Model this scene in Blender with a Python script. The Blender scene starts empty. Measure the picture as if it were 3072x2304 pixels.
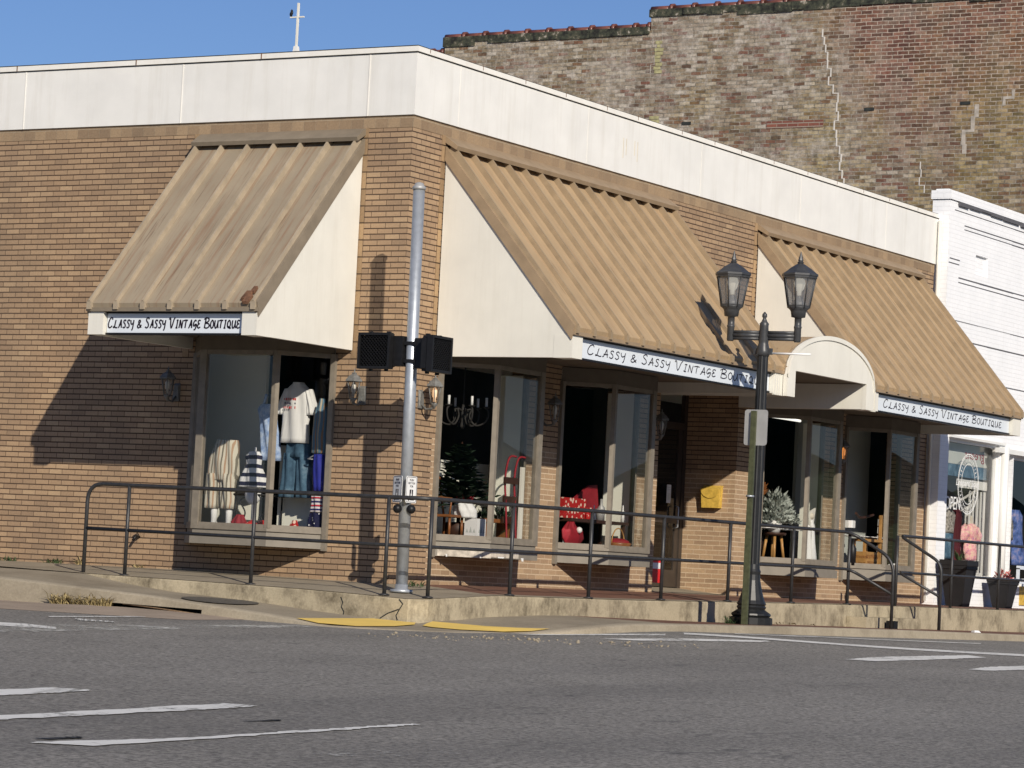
import bpy, bmesh, math, random
from mathutils import Vector, Matrix
random.seed(7)
R = math.radians
scene = bpy.context.scene
COL = scene.collection
# ------------------------------------------------------------------ camera
cam_d = bpy.data.cameras.new("Camera"); cam = bpy.data.objects.new("Camera", cam_d); COL.objects.link(cam)
scene.camera = cam
CP = Vector((19.4503597, -30.0602724, 0.190424425))
yaw, pit, rol = 0.537571190, 0.0616302548, 0.0510261008
fw = Vector((-math.sin(yaw)*math.cos(pit), math.cos(yaw)*math.cos(pit), math.sin(pit)))
r0 = Vector((math.cos(yaw), math.sin(yaw), 0)); u0 = r0.cross(fw)
r1 = r0*math.cos(rol)+u0*math.sin(rol); u1 = -r0*math.sin(rol)+u0*math.cos(rol)
m = Matrix((r1, u1, -fw)).transposed().to_4x4(); m.translation = CP
cam.matrix_world = m
cam_d.sensor_width = 36.0; cam_d.lens = 9219.24171/3072*36.0
cam_d.clip_start = 0.1; cam_d.clip_end = 3000
# ------------------------------------------------------------------ light
SUN_EL = R(25.75); sd = Vector((2.303, -1.956, 1.457)).normalized()      # towards the sun
w = bpy.data.worlds.new("World"); scene.world = w; w.use_nodes = True
nt = w.node_tree; bg = nt.nodes["Background"]
sky = nt.nodes.new("ShaderNodeTexSky"); sky.sky_type = 'NISHITA'; sky.sun_disc = False
sky.sun_elevation = SUN_EL; sky.sun_rotation = math.atan2(sd.x, sd.y)
sky.air_density = 1.0; sky.dust_density = 0.25; sky.ozone_density = 3.0; sky.altitude = 100
tint = nt.nodes.new("ShaderNodeMix"); tint.data_type = 'RGBA'; tint.blend_type = 'MULTIPLY'; tint.inputs[0].default_value = 1
nt.links.new(sky.outputs[0], tint.inputs[6]); tint.inputs[7].default_value = (.78, .90, 1.22, 1)
nt.links.new(tint.outputs[2], bg.inputs[0]); bg.inputs[1].default_value = 0.068
sl = bpy.data.lights.new("sun", 'SUN'); so = bpy.data.objects.new("sun", sl); COL.objects.link(so)
sl.energy = 4.7; sl.angle = R(0.5); sl.color = (1.0, 0.915, 0.79)
so.rotation_euler = sd.to_track_quat('Z', 'Y').to_euler(); so.location = (10, -10, 20)
scene.view_settings.view_transform = 'Standard'; scene.view_settings.look = 'None'
scene.view_settings.exposure = 0.0; scene.view_settings.gamma = 1
# ------------------------------------------------------------------ materials
class N:
    def __init__(s, name):
        s.m = bpy.data.materials.new(name); s.m.use_nodes = True; s.t = s.m.node_tree
        s.b = s.t.nodes["Principled BSDF"]; s.out = s.t.nodes["Material Output"]
    def n(s, typ, **kw):
        nd = s.t.nodes.new(typ)
        for k, v in kw.items():
            if k in nd.inputs.keys(): nd.inputs[k].default_value = v
            else: setattr(nd, k, v)
        return nd
    def l(s, a, b): s.t.links.new(a, b)
    def pos(s):
        if not hasattr(s, '_p'): s._p = s.n("ShaderNodeNewGeometry").outputs["Position"]
        return s._p
    def uv(s):
        if not hasattr(s, '_u'): s._u = s.n("ShaderNodeUVMap").outputs[0]
        return s._u
    def noise(s, scale, detail=4, rough=.6, vec=None, stretch=None):
        v = vec or s.pos()
        if stretch:
            mp = s.n("ShaderNodeMapping"); mp.inputs["Scale"].default_value = stretch; s.l(v, mp.inputs[0]); v = mp.outputs[0]
        nd = s.n("ShaderNodeTexNoise", Scale=scale, Detail=detail, Roughness=rough); s.l(v, nd.inputs["Vector"])
        return nd.outputs["Fac"]
    def ramp(s, fac, stops):
        nd = s.n("ShaderNodeValToRGB"); e = nd.color_ramp.elements
        while len(e) < len(stops): e.new(0.5)
        for i, (p, c) in enumerate(stops):
            e[i].position = p; e[i].color = (*c, 1) if len(c) == 3 else c
        s.l(fac, nd.inputs[0]); return nd.outputs[0]
    def mask(s, fac, a, b):
        nd = s.n("ShaderNodeMapRange"); nd.inputs[1].default_value = a; nd.inputs[2].default_value = b
        s.l(fac, nd.inputs[0]); return nd.outputs[0]
    def mix(s, fac, a, b, mode='MIX'):
        nd = s.n("ShaderNodeMix", data_type='RGBA', blend_type=mode)
        for i, v in ((0, fac), (6, a), (7, b)):
            if isinstance(v, (int, float)): nd.inputs[i].default_value = v
            elif isinstance(v, tuple): nd.inputs[i].default_value = (*v, 1) if len(v) == 3 else v
            else: s.l(v, nd.inputs[i])
        return nd.outputs[2]
    def math(s, op, a, b=0.0):
        nd = s.n("ShaderNodeMath", operation=op)
        for i, v in ((0, a), (1, b)):
            if isinstance(v, (int, float)): nd.inputs[i].default_value = v
            else: s.l(v, nd.inputs[i])
        return nd.outputs[0]
    def sep(s, v):
        nd = s.n("ShaderNodeSeparateXYZ"); s.l(v, nd.inputs[0]); return nd.outputs
    def bump(s, h, strength=.4, dist=.01):
        nd = s.n("ShaderNodeBump", Strength=strength, Distance=dist); s.l(h, nd.inputs["Height"])
        if hasattr(s, '_bn'): s.l(s._bn, nd.inputs["Normal"])
        s._bn = nd.outputs[0]; s.l(s._bn, s.b.inputs["Normal"])
    def col(s, c):
        if isinstance(c, tuple): s.b.inputs["Base Color"].default_value = (*c, 1)
        else: s.l(c, s.b.inputs["Base Color"])
    def done(s, rough=.7, metal=0, spec=.5):
        s.b.inputs["Roughness"].default_value = rough; s.b.inputs["Metallic"].default_value = metal
        s.b.inputs["Specular IOR Level"].default_value = spec
        return s.m
def plain(name, c, rough=.6, metal=0, var=.12, scale=6, spec=.4, bump=0, bscale=60):
    q = N(name); f = q.noise(scale, 5)
    lo = tuple(max(0, x*(1-var)) for x in c); hi = tuple(min(1, x*(1+var)) for x in c)
    q.col(q.ramp(f, [(.3, lo), (.7, hi)]))
    if bump: q.bump(q.noise(bscale, 3), bump, .004)
    return q.done(rough, metal, spec)
def brick(name, stops, mort_h, mort_v, bw=.205, rh=.0672, ms=.011, bumpd=.010, soot=.25, hk=1.2):
    q = N(name); uv = q.uv()
    wob = q.n("ShaderNodeTexNoise", Scale=3.0, Detail=2); q.l(uv, wob.inputs["Vector"])
    va = q.n("ShaderNodeVectorMath", operation='MULTIPLY_ADD'); q.l(wob.outputs["Color"], va.inputs[0])
    va.inputs[1].default_value = (.006, .006, 0); q.l(uv, va.inputs[2])
    b = q.n("ShaderNodeTexBrick"); q.l(va.outputs[0], b.inputs["Vector"]); b.offset = .5
    for k, v in (("Scale", 1), ("Mortar Size", ms*.36), ("Mortar Smooth", .15), ("Bias", 0), ("Brick Width", bw), ("Row Height", rh)): b.inputs[k].default_value = v
    b.inputs["Color1"].default_value = (0, 0, 0, 1); b.inputs["Color2"].default_value = (1, 1, 1, 1); b.inputs["Mortar"].default_value = (.5, .5, .5, 1)
    base = q.ramp(b.outputs["Color"], stops)
    sp = q.sep(va.outputs[0])
    fr = q.math('FRACT', q.math('DIVIDE', sp[1], rh))
    hz = q.math('GREATER_THAN', q.math('ABSOLUTE', q.math('SUBTRACT', fr, .5)), .5-ms*.5/rh*hk)
    mort = q.mix(hz, mort_v, mort_h)
    jf = q.math('MAXIMUM', b.outputs["Fac"], hz)
    c = q.mix(jf, base, mort)
    c = q.mix(q.math('MULTIPLY', q.mask(q.noise(.9, 6, .65, stretch=(1, 1, .5)), .42, .75), soot), c, (.12, .10, .08), 'MIX')
    c = q.mix(.35, c, q.ramp(q.noise(45, 4, .7), [(.3, (.35, .35, .35)), (.7, (.75, .75, .75))]), 'OVERLAY')
    q.col(c)
    inv = q.math('SUBTRACT', 1, jf); q.bump(inv, 1.0, bumpd); q.bump(q.noise(70, 3), .25, .004)
    return q.done(.85, 0, .2)
BR = [(0, (.285, .194, .122)), (.2, (.33, .222, .136)), (.55, (.358, .243, .149)), (.85, (.385, .262, .159)), (1, (.43, .30, .182))]
M = {}
M['brick'] = brick('tan_brick_dark_joints', BR, (.075, .048, .032), (.12, .08, .05), soot=.3)
M['brick_flush'] = brick('tan_brick_pale_joints', BR, (.56, .43, .29), (.50, .38, .26), bumpd=.004, soot=.15, ms=.014, hk=1.0)
M['soldier'] = brick('soldier_course', [(0, (.25, .175, .11)), (1, (.36, .255, .155))], (.42, .34, .24), (.33, .26, .18), bw=.172, rh=.152, ms=.007, bumpd=.004, soot=.35)
M['stack'] = brick('stacked_edge_brick', [(0, (.24, .16, .09)), (1, (.40, .27, .15))], (.05, .032, .022), (.05, .032, .022), bw=.4, rh=.2016, ms=.011)
def stucco(name, c, streak=.12, dirt=(.35, .30, .2)):
    q = N(name)
    base = q.ramp(q.noise(1.6, 6, .6), [(.3, tuple(x*.93 for x in c)), (.7, tuple(min(1, x*1.04) for x in c))])
    base = q.mix(q.math('MULTIPLY', q.mask(q.noise(1.2, 5, .7, stretch=(5, 5, .35)), .5, .8), streak), base, dirt)
    q.col(base); q.bump(q.noise(120, 3), .15, .003)
    return q.done(.75, 0, .25)
M['fascia'] = stucco('fascia_white', (.78, .77, .73), .22)
M['cap'] = stucco('cap_white', (.82, .80, .74), .14, (.4, .25, .14))
M['cream'] = stucco('cream_stucco', (.74, .72, .645), .16)
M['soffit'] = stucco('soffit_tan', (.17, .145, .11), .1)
def tanmetal(name, c, rust, k=.55):
    q = N(name)
    base = q.ramp(q.noise(1.1, 6, .65), [(.3, tuple(x*.88 for x in c)), (.7, tuple(x*1.08 for x in c))])
    st = q.noise(1.0, 6, .7, vec=q.uv(), stretch=(14, .9, 1))
    base = q.mix(q.math('MULTIPLY', q.mask(st, .50, .68), k), base, rust)
    st2 = q.noise(1.0, 3, .6, vec=q.uv(), stretch=(30, 1.6, 1))
    base = q.mix(q.math('MULTIPLY', q.mask(st2, .60, .68), .6), base, (.15, .10, .065))
    q.col(base); return q.done(.6, 0, .3)
M['tan'] = tanmetal('tan_roof_metal', (.42, .305, .18), (.36, .22, .12))
M['tan_old'] = tanmetal('faded_roof_metal', (.32, .262, .185), (.25, .15, .09), .85)
M['rib'] = plain('rib_metal', (.31, .232, .145), .6, 0, .15, 5); M['rib_old'] = plain('faded_rib_metal', (.36, .295, .21), .6, 0, .15, 5)
M['tan_trim'] = plain('tan_trim', (.31, .225, .14), .55)
M['grey_trim'] = plain('greyed_trim', (.22, .18, .13), .6)
M['iron_lid'] = plain('worn_iron_lid', (.11, .10, .085), .6, .1, .3, 25)
M['rust'] = plain('rust', (.15, .075, .042), .9, 0, .5, 18)
M['frame'] = plain('weathered_frame', (.205, .178, .140), .55, 0, .16, 9)
M['sill'] = plain('sill_paint', (.21, .187, .152), .6, 0, .12, 5)
M['header'] = plain('header_board', (.13, .108, .08), .65)
M['white_peel'] = plain('bare_wood', (.46, .41, .34), .8, 0, .45, 11)
def glass(name, tint=.86, ior=1.5):
    q = N(name); q.t.nodes.remove(q.b)
    tr = q.n("ShaderNodeBsdfTransparent"); tr.inputs[0].default_value = (tint, tint, tint*.985, 1)
    gl = q.n("ShaderNodeBsdfGlossy", Roughness=.0); gl.inputs[0].default_value = (1, 1, 1, 1)
    lw = q.n("ShaderNodeLayerWeight", Blend=.5); fr = q.n("ShaderNodeMath", operation='MULTIPLY_ADD'); q.l(q.math('POWER', lw.outputs['Facing'], 5.0), fr.inputs[0]); fr.inputs[1].default_value = .95; fr.inputs[2].default_value = .05
    mx = q.n("ShaderNodeMixShader"); q.l(fr.outputs[0], mx.inputs[0]); q.l(tr.outputs[0], mx.inputs[1]); q.l(gl.outputs[0], mx.inputs[2])
    q.l(mx.outputs[0], q.out.inputs[0]); return q.m
M['glass'] = glass('shop_glass'); M['smoke'] = glass('smoky_lantern_pane', .52)
q = N('smoky_pane'); q.t.nodes.remove(q.b)
a_ = q.n("ShaderNodeBsdfTransparent"); a_.inputs[0].default_value = (.62, .62, .62, 1); b_ = q.n("ShaderNodeBsdfDiffuse"); b_.inputs[0].default_value = (.30, .31, .33, 1); c_ = q.n("ShaderNodeBsdfGlossy", Roughness=.08)
m1 = q.n("ShaderNodeMixShader"); m1.inputs[0].default_value = .30; q.l(a_.outputs[0], m1.inputs[1]); q.l(b_.outputs[0], m1.inputs[2])
m2 = q.n("ShaderNodeMixShader"); m2.inputs[0].default_value = .06; q.l(m1.outputs[0], m2.inputs[1]); q.l(c_.outputs[0], m2.inputs[2]); q.l(m2.outputs[0], q.out.inputs[0]); M['smoke'] = q.m
M['lantern_glass'] = glass('lantern_pane', .8)
M['black'] = plain('black_enamel', (.010, .010, .011), .45, 0, .25, 20, .3)
M['aged'] = plain('aged_pewter', (.17, .17, .16), .55, .2, .25, 30)
M['lamp_black'] = plain('lamp_black', (.016, .017, .018), .4, 0, .25, 12, .4)
M['rail'] = plain('railing_paint', (.030, .030, .031), .45, 0, .3, 15, .5)
M['lamp_iron'] = plain('lamp_iron', (.045, .047, .05), .42, 0, .25, 12, .5)
M['galv'] = plain('galvanised_steel', (.46, .49, .52), .42, .55, .12, 14)
M['alum'] = plain('aluminium_back', (.42, .42, .41), .5, .3, .08, 8)
M['green_post'] = plain('green_sign_post', (.075, .082, .042), .6, .1, .3, 18)
M['rusty_post'] = plain('rusty_post_base', (.20, .13, .075), .75, .1, .35, 20)
M['signwhite'] = plain('sign_face', (.70, .75, .80), .35, 0, .03, 2)
M['signwhite2'] = plain('plate_white', (.82, .82, .80), .4, 0, .03, 2)
M['ink'] = plain('black_lettering', (.018, .012, .02), .5, 0, .1)
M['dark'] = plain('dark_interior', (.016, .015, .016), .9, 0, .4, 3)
M['int_white'] = plain('interior_white', (.86, .86, .76), .8, 0, .04, 2)
M['int_grey'] = plain('interior_grey', (.50, .53, .50), .8, 0, .05, 2)
M['carpet'] = plain('display_floor', (.17, .14, .11), .95, 0, .2, 20)
M['wood'] = plain('brown_wood', (.26, .10, .035), .35, 0, .35, 9)
M['lightwood'] = plain('honey_wood', (.50, .27, .09), .4, 0, .25, 9)
M['darkwood'] = plain('dark_wood', (.05, .022, .014), .5, 0, .3, 9)
M['red'] = plain('red_fabric', (.27, .012, .022), .7, 0, .2, 8)
M['bright_red'] = plain('bright_red', (.62, .02, .02), .45, 0, .1)
M['white_cloth'] = plain('white_cloth', (.80, .80, .79), .8, 0, .05, 6)
M['navy'] = plain('navy_cloth', (.015, .018, .07), .8, 0, .2, 8)
M['royal'] = plain('royal_blue_cloth', (.02, .03, .30), .75, 0, .2, 8)
M['skin_form'] = plain('mannequin_form', (.62, .57, .47), .6)
M['yellow_box'] = plain('yellow_mailbox', (.60, .39, .07), .45, 0, .25, 16)
M['brown_door'] = plain('door_frame', (.045, .035, .028), .4, 0, .2, 8)
M['paper'] = plain('paper', (.60, .61, .60), .8, 0, .06, 30)
M['needles'] = plain('green_needles', (.020, .045, .022), .8, 0, .5, 30)
M['flock'] = plain('flocked_needles', (.42, .46, .42), .9, 0, .45, 40)
M['leaf'] = plain('leaf_green', (.05, .085, .03), .7, 0, .4, 30)
M['dry'] = plain('dry_grass', (.34, .27, .13), .9, 0, .35, 30)
M['whitepaint'] = stucco('white_painted_brick', (.87, .88, .89), .05, (.4, .38, .34))
q = N('painted_brick'); b_ = q.n("ShaderNodeTexBrick"); q.l(q.uv(), b_.inputs["Vector"])
for k, v in (("Scale", 1), ("Mortar Size", .006), ("Brick Width", .215), ("Row Height", .07), ("Mortar Smooth", .4)): b_.inputs[k].default_value = v
cc = q.ramp(q.noise(2.2, 6, .65), [(.3, (.82, .83, .84)), (.7, (.90, .905, .91))]); cc = q.mix(q.math('MULTIPLY', b_.outputs["Fac"], .10), cc, (.45, .44, .42))
cc = q.mix(q.math('MULTIPLY', q.mask(q.noise(1.4, 6, .7, stretch=(4, 4, .4)), .58, .8), .15), cc, (.45, .42, .36)); q.col(cc); q.bump(q.math('SUBTRACT', 1, b_.outputs["Fac"]), .5, .006); q.bump(q.noise(30, 4), .3, .004); M['whitepaint'] = q.done(.7, 0, .25)
M['groove'] = plain('groove_shadow_joint', (.10, .10, .11), .9)
M['whitetrim'] = plain('white_trim', (.74, .74, .71), .5, 0, .05, 3)
M['planter'] = plain('charcoal_planter', (.016, .016, .018), .55, 0, .15, 6)
M['roofing'] = plain('flat_roofing', (.10, .10, .10), .9)
def asphalt():
    q = N('asphalt')
    c = q.ramp(q.noise(.35, 5, .6), [(.35, (.208, .196, .174)), (.65, (.250, .236, .210))])
    c = q.mix(.9, c, q.ramp(q.noise(30, 6, .8, stretch=(1, .7, 1)), [(.38, (.16, .16, .16)), (.62, (.84, .84, .84))]), 'OVERLAY')
    v = q.n("ShaderNodeTexVoronoi", Scale=70.0); q.l(q.pos(), v.inputs["Vector"])
    c = q.mix(q.math('MULTIPLY', q.math('LESS_THAN', v.outputs["Distance"], .20), .5), c, (.34, .33, .31))
    c = q.mix(q.math('MULTIPLY', q.mask(q.noise(.5, 4, .55, stretch=(1, .16, 1)), .52, .72), .35), c, (.085, .082, .08))
    c = q.mix(q.math('MULTIPLY', q.mask(q.noise(3.2, 3, .6, stretch=(1, .3, 1)), .67, .74), .5), c, (.06, .06, .06))
    q.col(c); q.bump(q.noise(60, 4, .7), .6, .012)
    return q.done(.85, 0, .25)
M['asphalt'] = asphalt()
def concrete(name, c, stain, k=.6, streak=False, s=1.0):
    q = N(name)
    b = q.ramp(q.noise(1.5*s, 6, .65), [(.3, tuple(x*.85 for x in c)), (.7, tuple(min(1, x*1.08) for x in c))])
    f = q.noise(2.6, 8, .75, stretch=(1, 1, .75)) if streak else q.noise(1.1, 7, .7)
    b = q.mix(q.math('MULTIPLY', q.mask(f, .46, .68), k), b, stain)
    b = q.mix(.3, b, q.ramp(q.noise(40, 4, .7), [(.3, (.3, .3, .3)), (.7, (.75, .75, .75))]), 'OVERLAY')
    q.col(b); q.bump(q.noise(50, 4), .3, .005); return q.done(.9, 0, .2)
M['conc'] = concrete('pavement_concrete', (.31, .265, .195), (.16, .13, .09), .5)
M['conc_wall'] = concrete('stained_concrete', (.42, .36, .25), (.12, .098, .065), .95, True)
M['kerb'] = concrete('kerb_concrete', (.36, .31, .23), (.16, .13, .09), .5)
M['gutter'] = concrete('gutter_concrete', (.36, .29, .225), (.2, .16, .12), .4)
def paver():
    q = N('red_paver'); b = q.n("ShaderNodeTexBrick"); q.l(q.pos(), b.inputs["Vector"])
    for k, v in (("Scale", 1), ("Mortar Size", .004), ("Brick Width", .2), ("Row Height", .1)): b.inputs[k].default_value = v
    b.inputs["Color1"].default_value = (.15, .072, .05, 1); b.inputs["Color2"].default_value = (.21, .105, .07, 1); b.inputs["Mortar"].default_value = (.12, .09, .07, 1)
    c = q.mix(q.math('MULTIPLY', q.mask(q.noise(.9, 5), .5, .7), .5), b.outputs["Color"], (.25, .19, .14)); q.col(c)
    return q.done(.9, 0, .2)
M['paver'] = paver()
def paint(name, c, wear=.5, cover=.55):
    q = N(name); f = q.noise(14, 6, .7); g = q.noise(1.6, 4, .6)
    mk = q.mask(q.math('ADD', q.math('MULTIPLY', f, .6), q.math('MULTIPLY', g, .4)), cover-.04, cover+.05)
    q.col(q.mix(q.math('MULTIPLY', g, .35), c, (.25, .24, .21))); tr = q.n("ShaderNodeBsdfTransparent"); mx = q.n("ShaderNodeMixShader")
    q.l(q.math('MULTIPLY', mk, wear), mx.inputs[0]); q.l(q.b.outputs[0], mx.inputs[1]); q.l(tr.outputs[0], mx.inputs[2]); q.l(mx.outputs[0], q.out.inputs[0]); return q.done(.8, 0, .25)
M['roadpaint'] = paint('road_paint', (.82, .81, .76), .9, .58)
M['wornpaint'] = paint('worn_road_paint', (.52, .51, .46), .95, .48)
M['faintpaint'] = paint('faint_road_paint', (.50, .49, .45), 1.0, .385)
M['yellow'] = paint('yellow_tactile', (.90, .62, .13), .6, .66)
def oldbrick():
    q = N('old_weathered_brick'); uv = q.uv()
    wob = q.n("ShaderNodeTexNoise", Scale=5.0, Detail=3); q.l(uv, wob.inputs["Vector"])
    va = q.n("ShaderNodeVectorMath", operation='MULTIPLY_ADD'); q.l(wob.outputs["Color"], va.inputs[0]); va.inputs[1].default_value = (.035, .03, 0); q.l(uv, va.inputs[2])
    b = q.n("ShaderNodeTexBrick"); q.l(va.outputs[0], b.inputs["Vector"])
    for k, v in (("Scale", 1), ("Mortar Size", .0085), ("Mortar Smooth", .2), ("Brick Width", .225), ("Row Height", .0735)): b.inputs[k].default_value = v
    b.inputs["Color1"].default_value = (0, 0, 0, 1); b.inputs["Color2"].default_value = (1, 1, 1, 1); b.inputs["Mortar"].default_value = (.5, .5, .5, 1)
    rnd = b.outputs["Color"]
    red = q.ramp(rnd, [(0, (.09, .045, .036)), (.35, (.15, .07, .052)), (.7, (.195, .085, .06)), (1, (.25, .125, .085))])
    red = q.mix(q.math('MULTIPLY', q.mask(q.noise(1.3, 7, .75), .46, .6), .6), red, q.ramp(rnd, [(0, (.11, .085, .06)), (1, (.27, .215, .165))]))
    wea = q.ramp(rnd, [(0, (.10, .07, .05)), (.12, (.18, .085, .06)), (.30, (.17, .13, .09)), (.6, (.24, .185, .13)), (.85, (.31, .25, .185)), (1, (.40, .35, .28))])
    sp = q.sep(uv)                                   # x = world x, y = height
    lr = q.mask(q.math('ADD', q.math('ADD', sp[0], q.math('MULTIPLY', sp[1], .35)), q.math('MULTIPLY', q.noise(.6, 6, .7), 2.4)), -.9, .1)
    hi = q.mask(q.math('ADD', sp[1], q.math('MULTIPLY', q.noise(.7, 6, .7), 2.6)), 9.6, 11.2)
    isred = q.math('MULTIPLY', lr, q.math('ADD', q.math('MULTIPLY', hi, .9), .1))
    c = q.mix(isred, wea, red)
    # pale render remains on the left half
    left = q.math('SUBTRACT', 1, lr)
    pl = q.math('MULTIPLY', q.mask(q.math('ADD', q.math('MULTIPLY', q.noise(3.0, 8, .85), .75), q.math('MULTIPLY', rnd, .10)), .41, .52), q.math('MULTIPLY', q.math('ADD', q.math('MULTIPLY', left, .85), .15), q.mask(q.noise(.45, 4), .34, .52)))
    # ochre lichen low on the right
    low = q.mask(sp[1], 10.2, 8.6)
    oc = q.math('MULTIPLY', q.mask(q.noise(.6, 7, .75), .42, .58), q.math('ADD', q.math('MULTIPLY', low, .7), .35))
    c = q.mix(q.math('MULTIPLY', oc, .75), c, q.mix(rnd, (.19, .15, .06), (.36, .27, .10)))
    dk = q.math('MULTIPLY', q.mask(q.noise(1.1, 8, .8, stretch=(1.8, 1, .6)), .54, .68), .5)
    c = q.mix(dk, c, (.06, .055, .045))
    mort = q.mix(isred, q.ramp(q.noise(4, 4), [(.35, (.11, .10, .075)), (.65, (.36, .33, .27))]), (.43, .36, .29))
    c = q.mix(b.outputs["Fac"], c, mort)
    pl2 = q.mask(q.noise(.8, 8, .8), .47, .60); pl = q.math('MAXIMUM', pl, q.math('MULTIPLY', q.math('MULTIPLY', pl2, left), .7))
    c = q.mix(q.math('MULTIPLY', pl, .72), c, q.ramp(q.noise(7, 5, .7), [(.35, (.36, .31, .26)), (.65, (.60, .55, .49))]))
    c = q.mix(.75, c, q.ramp(q.noise(11, 6, .8), [(.3, (.2, .2, .2)), (.7, (.85, .85, .85))]), 'OVERLAY')
    q.col(c); q.bump(q.math('SUBTRACT', 1, b.outputs["Fac"]), .8, .012); q.bump(q.noise(9, 6, .8), .6, .03)
    return q.done(.9, 0, .15)
M['oldbrick'] = oldbrick()
M['clay'] = plain('glazed_clay_coping', (.16, .06, .045), .35, 0, .4, 5)
M['tar'] = plain('black_tar', (.03, .032, .028), .6, 0, .5, 6)
q = N('flaking_tar'); q.col(q.ramp(q.noise(5, 6, .75), [(.40, (.022, .022, .02)), (.52, (.06, .065, .045)), (.58, (.10, .09, .06)), (.64, (.42, .38, .32))])); M['flaketar'] = q.done(.8, 0, .2)
M['crackfill'] = plain('pale_crack_mortar', (.62, .58, .52), .9)
def emis(name, c, st):
    q = N(name); q.b.inputs["Base Color"].default_value = (.8, .75, .65, 1); q.b.inputs["Emission Color"].default_value = (*c, 1); q.b.inputs["Emission Strength"].default_value = st
    return q.done(.5)
M['bulb_warm'] = emis('warm_bulb', (1, .55, .25), .9); M['bulb_orange'] = emis('orange_bulb', (1, .33, .06), 1.0)
M['bulb_white'] = emis('white_bulb', (1, .93, .75), .55); M['tube'] = emis('tube_light', (1, .98, .9), 1.3)
M['frost'] = plain('frosted_bulb', (.80, .77, .70), .4)
def stripes(name, a, b, axis, freq, duty=.5, third=None):
    q = N(name); sp = q.sep(q.pos()); x = q.math('ADD', sp[axis], q.math('MULTIPLY', q.noise(2.2, 2), .05))
    fr = q.math('FRACT', q.math('MULTIPLY', x, freq)); c = q.mix(q.math('GREATER_THAN', fr, duty), a, b)
    if third:
        f2 = q.math('FRACT', q.math('MULTIPLY', x, freq*.5)); c = q.mix(q.math('GREATER_THAN', f2, .8), c, third)
    q.col(c); return q.done(.85, 0, .1)
M['trouser'] = stripes('striped_linen', (.62, .58, .48), (.20, .18, .14), 0, 24, .62, (.45, .30, .2))
M['nautical'] = stripes('navy_white_stripes', (.78, .78, .78), (.02, .02, .05), 2, 9.5, .55)
M['starstripe'] = stripes('red_white_blue', (.70, .65, .66), (.03, .03, .12), 2, 22, .5, (.5, .03, .05))
M['multi'] = stripes('faded_multicolour', (.13, .24, .33), (.32, .20, .12), 0, 22, .6, (.45, .4, .3))
def spots(name, a, b, scale, th):
    q = N(name); v = q.n("ShaderNodeTexVoronoi", Scale=float(scale)); q.l(q.pos(), v.inputs["Vector"])
    q.col(q.mix(q.math('LESS_THAN', v.outputs["Distance"], th), a, b)); return q.done(.75, 0, .2)
M['polka'] = spots('red_print', (.42, .02, .02), (.75, .55, .45), 17, .36)
M['stars'] = spots('navy_stars', (.01, .012, .05), (.75, .75, .75), 24, .22)
def blotch(name, stops, scale):
    q = N(name); q.col(q.ramp(q.noise(scale, 5, .7), stops)); return q.done(.85, 0, .1)
M['tiedye'] = blotch('blue_tie_dye', [(.3, (.10, .18, .42)), (.5, (.35, .47, .70)), (.7, (.66, .74, .84))], 11)
M['denim'] = blotch('faded_denim', [(.3, (.035, .07, .115)), (.55, (.09, .17, .25)), (.75, (.28, .38, .45))], 4)
M['floral'] = blotch('pink_floral', [(.36, (.50, .30, .50)), (.44, (.88, .34, .38)), (.52, (.95, .58, .56)), (.6, (.92, .75, .5)), (.66, (.9, .3, .4))], 13)
M['camo'] = blotch('grey_print', [(.35, (.08, .075, .07)), (.5, (.36, .33, .29)), (.65, (.55, .52, .48))], 26)
M['flowers'] = blotch('red_and_white_flowers', [(.35, (.06, .12, .03)), (.45, (.6, .05, .06)), (.6, (.75, .55, .5))], 26)
M['blues'] = blotch('blue_purple_cloth', [(.3, (.02, .03, .10)), (.5, (.12, .2, .5)), (.7, (.45, .38, .5))], 7)

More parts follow.
